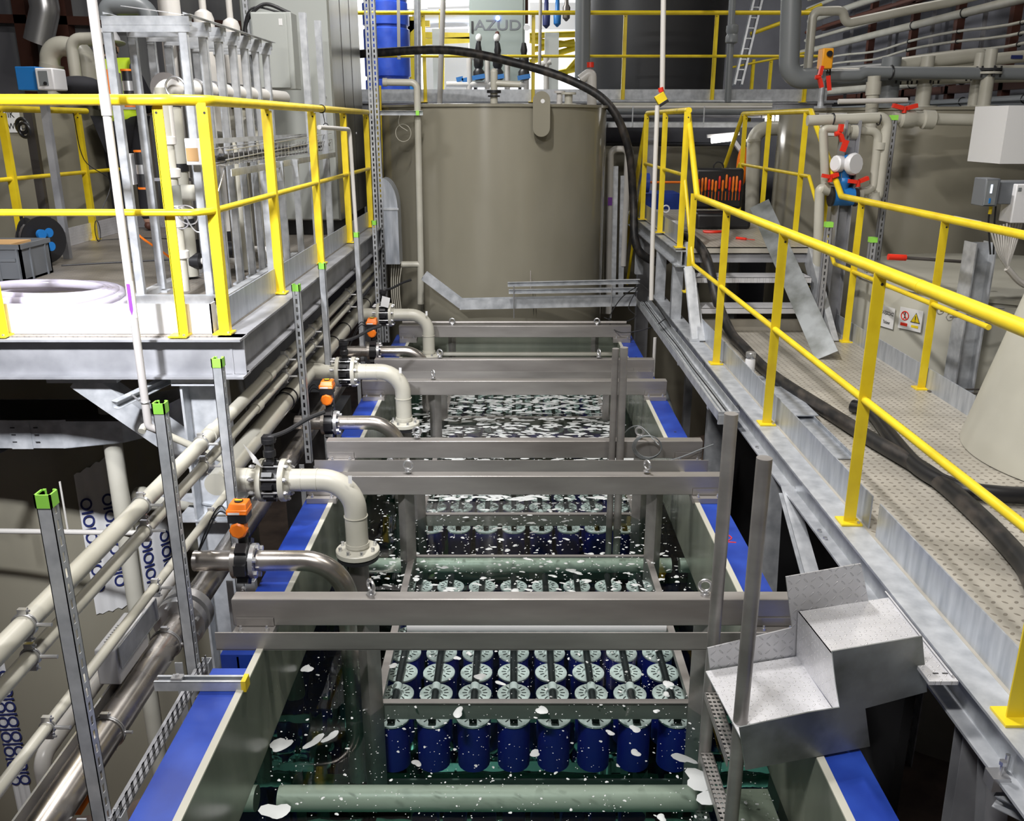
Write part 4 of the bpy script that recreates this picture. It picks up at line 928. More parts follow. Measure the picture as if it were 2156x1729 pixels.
for k in range(4):
    a = math.pi/4+k*math.pi/2; m.cyl(c0+Vector((.012, -.008+.07*math.cos(a), .07*math.sin(a))), c0+Vector((.035, -.02+.07*math.cos(a), .07*math.sin(a))), .034, seg=16)
m.build('socket_cover', 'blueinst', rl)
MB().tube([c0+Vector((-.2, .12, -.18)), c0+Vector((-.2, .12, .2)), c0+Vector((0.0, 0, .2))], .012, .05).build('carry_handle', 'black', rl)
solo('loose_cable', MB().spline([c0+Vector((.1, 0, -.185)), (-3.0, 6.7, ZP+.006), (-2.5, 6.9, ZP+.006), (-2.2, 7.0, ZP+.006), (-2.0, 7.0, ZP+.01)], .006, 8), 'black', 'black cable running over the deck from the cable reel', 'cable')
m = MB().torus((-3.68, 8.0, ZP+.09), (1, .2, 0), .09, .004, 24, 6).spline([(-3.70, 7.9, .08), (-3.71, 8.0, -.3), (-3.6, 8.2, -.5), (-3.7, 8.1, -.8)], .004, 6).spline([(-3.7, 8.0, ZP+.01), (-3.4, 8.2, ZP+.006), (-3.0, 8.1, ZP+.006)], .004, 6)
solo('loose_cable', m, 'black', 'thin black cable hanging from the far left railing into a loop', 'cable')
# ================================================================ filter skid with portal frames
PX0, PX1, PZ = -2.185, -1.78, .50
pr0 = None; pys = (5.2, 5.52, 5.8, 6.08, 6.34, 6.6, 6.88)
ordn = ('nearest portal frame of the filter skid, the tallest looking', 'second portal frame of the filter skid, just behind the nearest', 'third portal frame of the filter skid counted from the camera',
        'middle portal frame of the seven over the filter skid', 'third portal frame from the far end of the filter skid', 'second to last galvanised portal frame toward the grey cabinet', 'last and farthest portal frame next to the small grey box')
for y, lb in zip(pys, ordn):
    if pr0 is None:
        pr0 = thing('portal_frame', lb, 'steel frame', (-2, y, ZP), 'galvanised portal frames over the filter skid')
        MB().bx(PX0-.02, PX1+.045, y-.022, y+.022, PZ-.002, PZ+.045).bx(PX0-.02, PX1+.045, y-.022, y-.02, PZ-.035, PZ).build('top_bar', 'galv', pr0)
        for x in (PX0, PX1):
            MB().bx(x-.023, x+.023, y-.016, y-.013, ZP+.02, PZ).bx(x+.020, x+.023, y-.016, y+.016, ZP+.02, PZ).bx(x-.023, x-.020, y-.016, y+.016, ZP+.02, PZ).build('leg', 'galv', pr0)
            MB().bx(x-.04, x+.04, y-.04, y+.04, ZP, ZP+.012).build('foot_plate', 'galv', pr0)
    else: copy_thing(pr0, (-2, y, ZP), lb)
solo('top_rail_angle', MB().angle((PX1+.02, 5.16, PZ+.05), (PX1+.02, 6.95, PZ+.05), .04, .012, .003).angle((PX0, 5.16, PZ+.05), (PX0, 6.95, PZ+.05), .04, .012, .003), 'galv', 'thin galvanised rails tying the portal frame tops together', 'steel rail')
solo('loose_sheet', sheet(MB(), [Vector((-2.12, 5.25, PZ+.1)), Vector((-2.0, 5.5, PZ+.1)), Vector((-1.8, 5.3, PZ+.06)), Vector((-1.83, 5.15, PZ+.055))], (0, 0, .004)), 'white', 'pale sheet strip lying on top of the nearest portal frame', 'sheet')
sk = thing('ground_frame', 'galvanised base frame under the filter skid legs', 'steel frame', (-2, 6, ZP))
MB().bx(PX0-.06, PX1+.06, 5.1, 5.16, ZP+.001, ZP+.05).bx(PX0-.06, PX0, 5.1, 7.0, ZP+.001, ZP+.04).bx(PX1+.05, PX1+.1, 5.1, 7.0, ZP+.001, ZP+.04).build('base_rail', 'galv', sk)
# horizontal header on clamps
hd = thing('filter_header', 'overexposed white header pipe running through the portal frames with clamps', 'pipe', (-2.0, 6.2, 0))
zh = at(345, 185, y=5.3).z
MB().tube([(-1.97, 5.3, -.1), (-1.97, 5.3, zh), (-1.86, 5.5, zh), (-1.80, 7.4, zh)], .05, .06, 24).build('pipe', 'pvc_white', hd)
MB().cyl((-1.97, 5.36, zh), (-1.97, 5.38, zh), .085, seg=28).build('flange', 'dirt_steel', hd)
for y in pys: MB().torus((-1.86+.03*(y-5.5), y+.04, zh), (0, 1, 0), .054, .006).build('pipe_clamp', 'zinc', hd)
# filter column in the nearest portal
fc = thing('filter_column', 'upright beige filter column with union nuts inside the nearest portal frame', 'filter', (-1.93, 5.28, ZP))
fx, fy_ = -1.965, 5.28
MB().cyl((fx, fy_, ZP+.05), (fx, fy_, zh), .036, seg=24).build('pipe', 'pvc', fc)
for z, r, h in ((-.12, .05, .05), (-.30, .058, .055), (-.5, .056, .05), (-.58, .045, .1), (-.76, .055, .05)):
    MB().lathe((fx, fy_, z), [(r-.01, 0), (r, .006), (r, h-.006), (r-.012, h)], seg=12).build('union_nut', 'pvc_white', fc)
MB().cyl((fx, fy_, -.5), (fx, fy_, -.34), .047, seg=20).build('sight_glass', 'glass', fc)
m = MB().torus((fx+.03, fy_-.06, -.52), (.3, 1, .5), .07, .004, 24, 6).torus((fx+.1, fy_-.08, -.5), (.1, 1, .4), .06, .004, 24, 6).spline([(fx+.05, fy_-.07, -.45), (fx+.15, fy_-.06, -.6), (fx+.25, fy_, -.4), (fx+.3, fy_+.1, -.2)], .004, 6)
solo('loose_cable', m, 'zinc', 'grey cable looped around the filter column by the yellow post', 'cable')
cr_ = thing('clear_box', 'small clear junction box with cardboard tag between the yellow posts', 'box', (-1.74, 5.12, -.1))
MB().bx(-1.80, -1.70, 5.09, 5.13, -.22, -.08).build('box_body', 'white', cr_, bevel=.004)
MB().bx(-1.795, -1.73, 5.086, 5.089, -.2, -.13).build('tag', 'card', cr_)
# pump and valve clutter at the foot
for i, (x, y, z, r, lb) in enumerate(((-2.0, 6.0, ZP+.12, .055, 'pump outlet'), (-1.95, 6.6, ZP+.12, .05, 'rear outlet'))):
    o = thing('low_pump_pipe', ('nearer' if i == 0 else 'farther')+' black and white pump pipe low between the portal legs', 'pump', (x, y, ZP))
    MB().lathe((x-.3, y, z), [(.03, 0), (.05, .01), (.05, .08), (.035, .09), (.035, .13), (.055, .14), (.055, .2), (.03, .21)], axis=(1, 0, 0), seg=20).build('pump_body', 'black', o)
    MB().tube([(x-.1, y, z), (x+.16, y, z), (x+.16, y, ZP+.0)], .022, .05).build('pipe', 'pvc_white', o)
# vertical elbow pipes between the portals
for i, (x, y, zt) in enumerate(((-1.90, 5.75, -.42), (-1.92, 6.3, -.1), (-1.92, 6.85, .0))):
    o = solo('skid_elbow', MB().tube([(x-.25, y+.1, zt), (x, y, zt), (x, y, ZP+.02)], .05, .1, 20), 'pvc', ('nearest', 'middle', 'farthest')[i]+' grey elbow pipe standing inside the filter skid', 'pipe')
# white filter vessels above the skid
for i, (u, y, r, vt, vb) in enumerate(((372, 6.4, .07, -60, 160), (436, 6.9, .07, 20, 110), (492, 7.2, .065, 38, 120))):
    p = at(u, vb, y=y); q = at(u, vt, y=y)
    o = thing('filter_vessel', ('leftmost and widest', 'middle', 'rightmost')[i]+' white plastic filter vessel rising behind the portal frames', 'vessel', (p.x, y, ZP))
    if i == 0: MB().cyl((p.x, y, ZP+.2), (p.x, y, 1.9), r, seg=24).build('vessel_body', 'pvc_white', o)
    else:
        MB().lathe((p.x, y, ZP+.2), [(r, 0), (r, q.z-ZP-.26), (r*.8, q.z-ZP-.22), (r*.35, q.z-ZP-.2), (r*.35, q.z-ZP+.05), (r*.3, 2.2)], seg=24).build('vessel_body', 'pvc_white', o)
    MB().cyl((p.x, y, ZP), (p.x, y, ZP+.22), r+.02, seg=20).build('foot', 'black', o)
for i, (x, y) in enumerate(((-2.05, 6.0), (-2.1, 6.5), (-1.95, 7.1))):
    o = thing('membrane_filter', ('front', 'middle', 'rear')[i]+' dark banded filter cylinder on the skid behind the portal legs', 'filter', (x-.12, y, ZP))
    MB().cyl((x-.12, y, ZP+.02), (x-.12, y, ZP+1.15), .05, seg=20).build('filter_body', 'pvc', o)
    m = MB()
    for z in (.35, .7, 1.1): m.cyl((x-.12, y, ZP+z), (x-.12, y, ZP+z+.05), .058, seg=20)
    m.build('band', 'black', o)
# two black and orange pumps in front of the person
for i, (u, v0, v1, y) in enumerate(((262, 150, 222, 6.2), (290, 320, 395, 6.2))):
    a = at(u, v1, y=y); b = at(u, v0, y=y)
    o = thing('dosing_controller', ('upper' if i == 0 else 'lower')+' black cylinder with orange ends hanging left of the portal legs', 'controller', (a.x, y, a.z))
    MB().cyl((a.x+.05, y, a.z), (a.x+.05, y, b.z), .042, seg=20).build('cylinder_body', 'black', o)
    MB().cyl((a.x+.05, y, a.z+.09), (a.x+.05, y, a.z+.15), .0435, seg=20).build('silver_band', 'zinc', o)
    MB().cyl((a.x+.05, y, a.z-.01), (a.x+.05, y, a.z+.004), .046, seg=20).cyl((a.x+.05, y, b.z), (a.x+.05, y, b.z+.012), .046, seg=20).build('orange_ring', 'orange', o)
    MB().bx(a.x-.07, a.x-.01, y-.03, y+.03, a.z+.02, b.z-.01).build('label_plate', 'paper', o)
    MB().bx(a.x-.078, a.x-.068, y-.035, y+.03, a.z+.02, b.z+.01).build('orange_edge', 'orange', o)
    MB().bar((a.x+.02, y+.05, a.z), (a.x+.02, y+.05, b.z), .04, .03).bar((a.x+.02, y+.05, a.z+.05), (PX0, y+.05, a.z+.05), .03, .02).build('hanger_bar', 'galv_web', o)
m = MB().spline([(-2.62, 6.2, -.55), (-2.55, 6.1, -.7), (-2.42, 6.2, -.85), (-2.33, 6.3, ZP+.02)], .008, 8)
solo('orange_cable', m, 'orange', 'orange cable hanging below the lower black cylinder', 'cable')
# wire basket tray on the right of the skid
wb = thing('wire_basket_tray', 'wire mesh cable tray full of black cables crossing behind the yellow posts', 'cable tray', (-1.66, 6.6, -.2))
m = MB()
za = at(480, 268, x=-1.66)
zt = -.085
for x, z in ((-1.72, zt), (-1.60, zt), (-1.72, zt-.06), (-1.69, zt-.08), (-1.65, zt-.08), (-1.61, zt-.08), (-1.60, zt-.05)): m.cyl((x, 5.15, z-.06), (x, 8.2, z), .0035, seg=6)
y = 5.2
while y < 8.2:
    m.tube([(-1.72, y, zt-.055), (-1.72, y, zt-.14), (-1.60, y, zt-.14), (-1.60, y, zt-.055)], .0025, 0, 6); y += .1
m.build('wire_mesh', 'zinc', wb)
m = MB()
for k in range(7): m.spline([(-1.67+random.uniform(-.04, .04), 5.2+.5*i, zt-.11+random.uniform(-.01, .03)) for i in range(7)], .009, 6, 4)
m.build('cable_bundle', 'black', wb)
MB().bx(-1.745, -1.74, 5.15, 8.2, zt-.03, zt).bx(-1.58, -1.575, 5.15, 8.2, zt-.2, zt-.16).build('edge_strip', 'galv', wb)
# tall legs beside the basket
for i, (x, y) in enumerate(((-1.60, 5.9), (-1.58, 6.25), (-1.56, 6.6), (-1.6, 7.35), (-1.6, 7.9))):
    lb = ('first', 'second', 'third', 'fourth', 'fifth')[i]+' short galvanised leg under the wire basket tray, counted from the camera'
    if i < 3: solo('galvanised_post', MB().chan((x, y, ZP), (x, y, zt-.16), .042, .03, .003, up=(0, -1, 0)).bx(x-.05, x+.05, y-.04, y+.04, ZP, ZP+.01), 'galv', lb, 'steel support', 'galvanised legs beside the wire basket')
    else: solo('rack_post', MB().chan((x, y, ZP), (x, y, at(505, 25, y=7.3).z), .05, .04, .003, up=(0, -1, 0)).bx(x-.06, x+.06, y-.04, y+.04, ZP, ZP+.01), 'galv', ('nearer' if i == 3 else 'farther')+' tall galvanised post standing before the grey cabinet', 'steel support')
# small grey box and tall cabinet
sb = thing('control_box', 'small light grey wall box with cables above, left of the tall cabinet', 'cabinet', (-2.1, 7.8, .2))
p, q = at(540, 188, y=7.8), at(612, 25, y=7.8)
MB().bx(p.x, q.x, 7.8, 8.0, p.z, q.z).build('box_body', 'cabinet', sb, bevel=.006)
MB().bx(p.x+.01, q.x-.04, 7.792, 7.8, p.z+.01, q.z-.01).build('door', 'cabinet', sb, bevel=.004)
MB().bx(q.x-.1, q.x-.07, 7.79, 7.792, q.z-.1, q.z-.05).build('paper_label', 'paper', sb)
MB().spline([(p.x+.3, 7.9, q.z), (p.x+.1, 7.85, q.z+.06), (p.x-.06, 7.85, q.z-.1), (p.x-.02, 7.85, q.z-.35), (p.x+.05, 7.9, p.z-.1)], .015, 8).spline([(p.x+.25, 7.9, q.z), (p.x, 7.85, q.z+.03), (p.x-.1, 7.85, q.z-.2)], .008, 8).build('cable_loop', 'black', sb)
cb_ = thing('switch_cabinet', 'tall light grey switch cabinet with plinth standing behind the yellow railing', 'cabinet', (-2.0, 9, -.95))
MB().bx(-2.38, -1.605, 8.45, 10.0, -.86, 2.6).build('cabinet_body', 'cab_side', cb_)
MB().bx(-2.37, -1.62, 8.43, 8.45, -.85, 2.6).build('front_door', 'cabinet', cb_, bevel=.004)
MB().bx(-2.36, -1.62, 8.5, 9.9, ZP+.002, -.86).build('plinth', 'black', cb_)
m = MB()
for y in (8.95, 9.45): m.bx(-1.604, -1.602, y, y+.008, -.84, 2.6)
m.build('panel_seam', 'dark', cb_)
b = MB()
for y in (9.0, 9.5): b.cyl((-1.605, y+.03, -.1), (-1.598, y+.03, -.1), .015, seg=12)
b.cyl((-1.68, 8.43, .22), (-1.68, 8.422, .22), .012, seg=12); b.build('door_lock', 'zinc', cb_)
# bent white pipe on the railing
o = thing('bent_pipe', 'thin white pipe leaving the railing and bending straight down into a strut', 'pipe', (-1.39, 7.95, -.9))
za = at(740, 272, x=-1.33)
MB().tube([tuple(at(672, 268, x=-1.36)), (-1.31, 7.46, za.z), (-1.30, 7.46, -.87)], .016, .06, 14, n=8).build('pipe', 'pvc_white', o)
MB().torus((-1.405, 7.0, -.02), (0, 1, 0), .018, .003, 20, 6).torus((-1.43, 7.0, .1), (0, 1, 0), .028, .004, 20, 6).cyl((-1.42, 7.0, .07), (-1.41, 7.0, .0), .003, seg=6).build('pipe_clamp', 'black', o)
# ================================================================ person
def skin_mesh(name, verts, edges, radii, mat, parent=None, sub=2, root=0):
    me = bpy.data.meshes.new(name); me.from_pydata([tuple(v) for v in verts], edges, []); me.update()
    o = bpy.data.objects.new(name, me); COL.objects.link(o)
    m = o.modifiers.new('skin', 'SKIN'); m.use_smooth_shade = True
    for i, r in enumerate(radii):
        me.skin_vertices[0].data[i].radius = (r, r) if isinstance(r, (int, float)) else r
        me.skin_vertices[0].data[i].use_root = (i == root)
    s = o.modifiers.new('sub', 'SUBSURF'); s.levels = sub; s.render_levels = sub
    dg = bpy.context.evaluated_depsgraph_get(); ev = o.evaluated_get(dg); m2 = bpy.data.meshes.new_from_object(ev); m2.name = name
    bpy.data.objects.remove(o); m2.materials.clear(); m2.materials.append(M[mat])
    m2.polygons.foreach_set('use_smooth', [True]*len(m2.polygons))
    o = bpy.data.objects.new(name, m2); COL.objects.link(o)
    if parent is not None: o.parent = parent
    return o
PB = Vector((-3.70, 8.85, ZP))
def pv(x, y, z): return (PB.x+x, PB.y+y, PB.z+z)
pj_ = {'pelvis': (0, 0, .95), 'waist': (0, .03, 1.08), 'chest': (-.02, .05, 1.34), 'neck0': (-.05, .08, 1.5), 'neck1': (-.08, .12, 1.57), 'head0': (-.1, .15, 1.60), 'head1': (-.11, .17, 1.70), 'head2': (-.11, .17, 1.77),
       'shl': (-.19, .1, 1.48), 'ell': (-.26, .26, 1.2), 'wrl': (-.2, .46, 1.12), 'shr': (.13, .06, 1.48), 'elr': (.22, .2, 1.16), 'wrr': (.08, .42, 1.12),
       'hpl': (-.1, 0, .92), 'knl': (-.13, .05, .5), 'anl': (-.13, 0, .09), 'tol': (-.14, .14, .04), 'hpr': (.1, 0, .92), 'knr': (.13, .06, .5), 'anr': (.14, -.02, .09), 'tor': (.15, .12, .04)}
K = list(pj_); ix = {k: i for i, k in enumerate(K)}
E = [('pelvis', 'waist'), ('waist', 'chest'), ('chest', 'neck0'), ('neck0', 'neck1'), ('neck1', 'head0'), ('head0', 'head1'), ('head1', 'head2'), ('neck0', 'shl'), ('shl', 'ell'), ('ell', 'wrl'), ('neck0', 'shr'), ('shr', 'elr'), ('elr', 'wrr'),
     ('pelvis', 'hpl'), ('hpl', 'knl'), ('knl', 'anl'), ('anl', 'tol'), ('pelvis', 'hpr'), ('hpr', 'knr'), ('knr', 'anr'), ('anr', 'tor')]
Rr = {'pelvis': .15, 'waist': .14, 'chest': .16, 'neck0': .085, 'neck1': .055, 'head0': .085, 'head1': .095, 'head2': .07, 'shl': .065, 'ell': .045, 'wrl': .03, 'shr': .065, 'elr': .045, 'wrr': .03, 'hpl': .095, 'knl': .065, 'anl': .045, 'tol': .035, 'hpr': .095, 'knr': .065, 'anr': .045, 'tor': .035}
per = skin_mesh('person', [pv(*pj_[k]) for k in K], [(ix[a], ix[b]) for a, b in E], [Rr[k] for k in K], 'skin')
tag(per, 'person in white helmet, fluorescent yellow vest and black trousers, back turned, behind the portal frames', 'person')
def cloth(name, keys, mat, grow, sub=2):
    kk = [k for k in K if k in keys]; ii = {k: i for i, k in enumerate(kk)}
    return skin_mesh(name, [pv(*pj_[k]) for k in kk], [(ii[a], ii[b]) for a, b in E if a in ii and b in ii], [Rr[k]+grow for k in kk], mat, per, sub)
cloth('trousers', ('pelvis', 'hpl', 'knl', 'anl', 'hpr', 'knr', 'anr'), 'cloth', .02)
cloth('jacket', ('pelvis', 'waist', 'chest', 'neck0', 'neck1', 'shl', 'ell', 'wrl', 'shr', 'elr', 'wrr'), 'cloth', .012)
cloth('vest', ('pelvis', 'waist', 'chest', 'neck0', 'shl', 'shr'), 'hivis', .045)
for z, yy in ((1.12, .035),): MB().lathe(pv(-.005, yy, z), [(.192, 0), (.197, .05)], seg=28, cap=False).build('reflective_band', 'reflect', per)
for n_ in ('l', 'r'):
    a, t_ = pj_['an'+n_], pj_['to'+n_]; MB().ball(pv((a[0]+t_[0])/2, (a[1]+t_[1])/2, .05), .06, (.9, 2.0, .85)).build('boot', 'rust', per)
for s_, w_ in (('l', 'wrl'), ('r', 'wrr')):
    c = Vector(pj_[w_]); vs = [pv(*c), pv(*(c+Vector((.01, .05, -.01))))]; es = [(0, 1)]; rs = [.028, .036]
    for f in range(4):
        b0 = c+Vector((-.027+.018*f, .085, -.01)); b1 = b0+Vector((0, .035, -.01)); b2 = b1+Vector((0, .02, -.025)); n = len(vs)
        vs += [pv(*b0), pv(*b1), pv(*b2)]; es += [(1, n), (n, n+1), (n+1, n+2)]; rs += [.009, .008, .007]
    n = len(vs); sg = 1 if s_ == 'l' else -1; vs += [pv(*(c+Vector((.035*sg, .05, -.01)))), pv(*(c+Vector((.045*sg, .08, -.02))))]; es += [(1, n), (n, n+1)]; rs += [.011, .009]
    skin_mesh('hand', vs, es, rs, 'skin', per, 1)
hc_ = pv(-.11, .16, 1.70)
MB().lathe(hc_, [(.165, .0), (.168, .008), (.128, .015), (.125, .05), (.105, .10), (.06, .135), (.01, .145)], axis=(-.12, .1, 1), seg=28).build('helmet', 'white', per)
MB().ball(pv(-.11, .155, 1.65), .095, (1, 1, .7)).build('hair', 'cloth', per)
# face details, turned away from the camera
MB().ball(pv(-.11, .262, 1.655), .014, (1, 1.2, 1.4), 8, 6).ball(pv(-.205, .15, 1.655), .02, (.5, 1, 1.4), 8, 6).ball(pv(-.01, .15, 1.655), .02, (.5, 1, 1.4), 8, 6).build('nose_and_ears', 'skin', per)
MB().ball(pv(-.145, .25, 1.68), .011, seg=8, n=6).ball(pv(-.075, .25, 1.68), .011, seg=8, n=6).build('eyes', 'ink', per)
MB().ball(pv(-.11, .25, 1.61), .014, (1.6, .6, .4), 8, 6).build('mouth', 'rust', per)
# ================================================================ left background
def tank(name, label, cx, cy, r, z0, z1, mat='pp', lid=True, seg=72, rimr=.02):
    t = thing(name, label, 'tank', (cx, cy, z0))
    o = MB().cyl((0, 0, 0), (0, 0, z1-z0), r, seg=seg).build('shell', mat, t); o.location = (0, 0, 0)
    if lid: MB().lathe((cx, cy, z1), [(r-.05, 0), (r+rimr, 0), (r+rimr, .025), (r-.05, .03)], seg=seg).build('lid_rim', mat, t)
    return t
lt = tank('storage_tank', 'beige storage tank with a white Polish sign behind the left railing', -5.6, 9.6, 1.75, FL, .2)
def sign_on(parent, c, nrm, w_, h_, lines, name='sign', mat='paper', up=Vector((0, 0, 1)), size=.05, ink='ink', stretch=.75):
    n = Vector(nrm).normalized(); s = up.cross(n).normalized(); u = n.cross(s); c = Vector(c)
    R = Matrix((s, u, n)).transposed()
    pl = MB().cb(c, w_, h_, .003, R).build(name, mat, parent)
    for txt, dy, sz in lines: text_mesh(txt, sz, c+u*dy+n*.002, R.to_4x4(), ink, pl, stretch=stretch)
    return R
sa = math.radians(-62)
sc = lambda a, r, cx, cy, z: Vector((cx+math.cos(a)*r, cy+math.sin(a)*r, z))
c = at(212, 246, y=8.15)
sign_on(lt, sc(math.radians(-52), 1.757, -5.6, 9.6, .02), (math.cos(math.radians(-52)), math.sin(math.radians(-52)), 0), .36, .2, [('ZBIORNIK', .05, .08), ('NA CZYSTĄ WODĘ', -.05, .075)])
def on_cyl(u, v, cx, cy, r):
    d = at(u, v, y=1.0); a = d.x**2+1; b = -2*(d.x*cx+cy); c = cx*cx+cy*cy-r*r; t = (-b-math.sqrt(max(b*b-4*a*c, 0)))/(2*a); return d*t
WX, WY, WR = -3.7, 6.8, 1.5
tank('wrapped_tank', 'big beige tank in the shade below the left platform, partly wrapped in film', WX, WY, WR, FL, -1.24, 'pp')
def film(cs, lab, cols):
    P = [on_cyl(u, v, WX, WY, WR) for u, v in cs]; ang = [math.atan2(p.y-WY, p.x-WX) for p in P]; zs = [p.z for p in P]
    a0, a1, z0, z1 = min(ang), max(ang), min(zs), max(zs)
    o = thing('protective_film', lab, 'film', tuple(sc((a0+a1)/2, WR, WX, WY, z0)))
    m = MB(); n = 10
    for z, j in ((z0, 0), (z1, 1)):
        for i in range(n+1): m.v.append(tuple(sc(a0+(a1-a0)*i/n, WR+.008+.004*math.sin(i*1.7), WX, WY, z+.008*math.sin(i*2.1)+(.08*i/n if j else 0))))
    for i in range(n): m.f.append((i, i+1, n+1+i+1, n+1+i))
    k = len(m.v); m.v += [tuple((Vector(v)-Vector((WX, WY, v[2])))*.9985+Vector((WX, WY, v[2]))) for v in m.v]; m.f += [tuple(k+q for q in reversed(f)) for f in m.f]
    m.build('film_sheet', 'paper', o)
    for f_ in cols:
        a = a0+(a1-a0)*f_; nr = Vector((math.cos(a), math.sin(a), 0)); s = Vector((0, 0, 1)).cross(nr); R = Matrix((-Vector((0, 0, 1)), s, nr)).transposed()
        k = max(2, int((z1-z0)/.2)); text_mesh('OI'*k+'O', .1, sc(a, WR+.018, WX, WY, (z0+z1)/2), R.to_4x4(), 'navy', o, stretch=1.15)
film([(-40, 1330), (75, 1720)], 'white film with dark blue repeated letters at the lower left edge', (.25, .85))
film([(155, 1000), (268, 1275)], 'widest white film sheet with blue repeated letters behind the parallel pipes', (.2, .85))
film([(285, 1110), (375, 1250)], 'small white film piece with blue letters right of the upright beige pipe', (.2, .75))
# pipes under the platform
solo('drain_pipe', MB().cyl((-2.34, 4.9, FL), (-2.34, 4.9, -1.32), .052, seg=24), 'pvc', 'thick upright beige pipe crossing behind the parallel pipes below the platform', 'pipe')
o = thing('cross_pipe', 'beige pipe with green arrow label running under the left platform beam', 'pipe', (-2.6, 4.9, -1.3))
MB().tube([(-4.2, 4.9, -1.33), (-2.42, 4.9, -1.33), (-2.34, 4.9, -1.33)], .05, 0, 24).build('pipe', 'pvc', o)
MB().cyl((-2.52, 4.9, -1.33), (-2.40, 4.9, -1.33), .066, seg=24).cyl((-2.40, 4.9, -1.33), (-2.26, 4.9, -1.33), .058, seg=24).build('socket', 'pvc', o)
MB().lathe((-2.86, 4.9, -1.33), [(.0508, 0), (.0508, .26)], axis=(1, 0, 0), seg=24, cap=False).build('paper_sleeve', 'paper', o)
a = MB(); a.v = [(-2.82, 4.8485, -1.345), (-2.68, 4.8485, -1.345), (-2.64, 4.8485, -1.33), (-2.68, 4.8485, -1.315), (-2.82, 4.8485, -1.315)]; a.f = [(0, 1, 2, 3, 4)]; a.build('green_arrow', 'greenp', o)
MB().torus((-2.88, 4.9, -1.33), (1, 0, 0), .054, .006).build('black_band', 'black', o)
solo('short_drop_pipe', MB().cyl((-3.05, 5.0, -1.85), (-3.05, 5.0, -1.5), .026, seg=16).cyl((-3.05, 5.0, -1.5), (-3.05, 5.0, -1.43), .005, seg=8), 'pvc_white', 'short white tube hanging above the curved cable tray', 'pipe')
ct = thing('curved_tray', 'galvanised cable tray curving left to right below the platform', 'cable tray', (-2.7, 5.0, -1.9))
zt_ = at(60, 885, y=4.75).z; zb_ = at(60, 945, y=4.75).z
pts = [(-4.2, 4.75), (-2.55, 4.75), (-2.25, 4.85), (-2.05, 5.05), (-1.98, 5.35)]
m = MB()
for i in range(len(pts)-1):
    for off in (0, .4):
        a_, b_ = pts[i], pts[i+1]; m.quad_box([(a_[0], a_[1]+off, zb_), (b_[0], b_[1]+off, zb_), (b_[0], b_[1]+off+.004, zb_), (a_[0], a_[1]+off+.004, zb_), (a_[0], a_[1]+off, zt_), (b_[0], b_[1]+off, zt_), (b_[0], b_[1]+off+.004, zt_), (a_[0], a_[1]+off+.004, zt_)])
    m.quad_box([(a_[0], a_[1], zb_), (b_[0], b_[1], zb_), (b_[0], b_[1]+.4, zb_), (a_[0], a_[1]+.4, zb_), (a_[0], a_[1], zb_+.003), (b_[0], b_[1], zb_+.003), (b_[0], b_[1]+.4, zb_+.003), (a_[0], a_[1]+.4, zb_+.003)])
m.build('tray', 'galv', ct, smooth=False)
m = MB().bx(-2.84, -2.72, 4.745, 4.749, zb_, zt_); m.build('joint_plate', 'galv', ct)
m = MB()
for x in (-2.83, -2.7):
    for z in (.25, .5, .75): m.bx(x-.0, x+.025, 4.743, 4.7445, zb_+(zt_-zb_)*z-.003, zb_+(zt_-zb_)*z+.003)
m.build('slot', 'dark', ct)
m = MB().cyl((-2.97, 4.72, -2.1), (-2.97, 4.72, -1.2), .006, seg=8); m.build('threaded_rod', 'zinc', ct)
MB().chan((-3.0, 4.6, zb_-.03), (-2.9, 5.3, zb_-.03), .041, .041, .003).build('strut_channel', 'galv_web', ct)
solo('tray_cover', MB().bx(-4.2, -2.2, 4.76, 5.14, zt_-.01, zt_), 'black', 'black cable bundle surface inside the curved cable tray', 'cable')
solo('thin_pipe', MB().cyl((-4.2, 4.85, -2.3), (-2.2, 4.85, -2.33), .016, seg=12).cyl((-2.66, 4.85, -2.31), (-2.66, 4.85, -2.0), .006, seg=8), 'pvc_white', 'thin level pipe hanging on a rod below the curved cable tray', 'pipe')
solo('stub_pipe', MB().lathe((-2.35, 5.1, -2.22), [(.02, -.02), (.075, .01), (.08, .05), (.065, .1), (.065, .4), (.08, .41), (.08, .55), (.06, .6)], axis=(1, -.05, 0), seg=24), 'pvc', 'short thick horizontal beige stub behind the upright beige pipe', 'pipe')
# instrument box on the far left rail
ib = thing('instrument_box', 'blue and white wall instrument box above the left railing', 'instrument', (-3.7, 6.7, .2))
p, q = at(38, 190, y=6.8), at(68, 140, y=6.8); p2 = at(105, 190, y=6.7)
MB().bx(p.x, q.x+.02, 6.8, 7.0, p.z, q.z).build('blue_housing', 'blueinst', ib, bevel=.005)
MB().bx(q.x+.02, p2.x, 6.78, 6.98, p.z, q.z-.01).build('white_housing', 'white', ib, bevel=.01)
MB().bx(q.x+.045, p2.x-.04, 6.776, 6.78, p.z+.03, q.z-.03).build('display', 'pvc_grey', ib)
MB().cyl((p2.x-.06, 6.775, p.z+.045), (p2.x-.06, 6.765, p.z+.045), .012, seg=12).build('knob', 'black', ib)
MB().bar((p.x+.1, 6.95, ZP), (p.x+.1, 6.95, p.z), .05, .05).build('stand_post', 'galv_web', ib)
solo('pipe_end', MB().cyl((-4.6, 6.6, at(15, 162, y=6.6).z), (-3.62, 6.55, at(15, 162, y=6.6).z), .04, seg=24), 'pvc_white', 'capped white pipe end at far left beside the instrument box', 'pipe')
solo('dark_post', MB().bar((-4.02, 7.8, -2), (-4.02, 7.8, .1), .07, .05), 'dirt_steel', 'dark square steel post behind the far left railing', 'steel post')
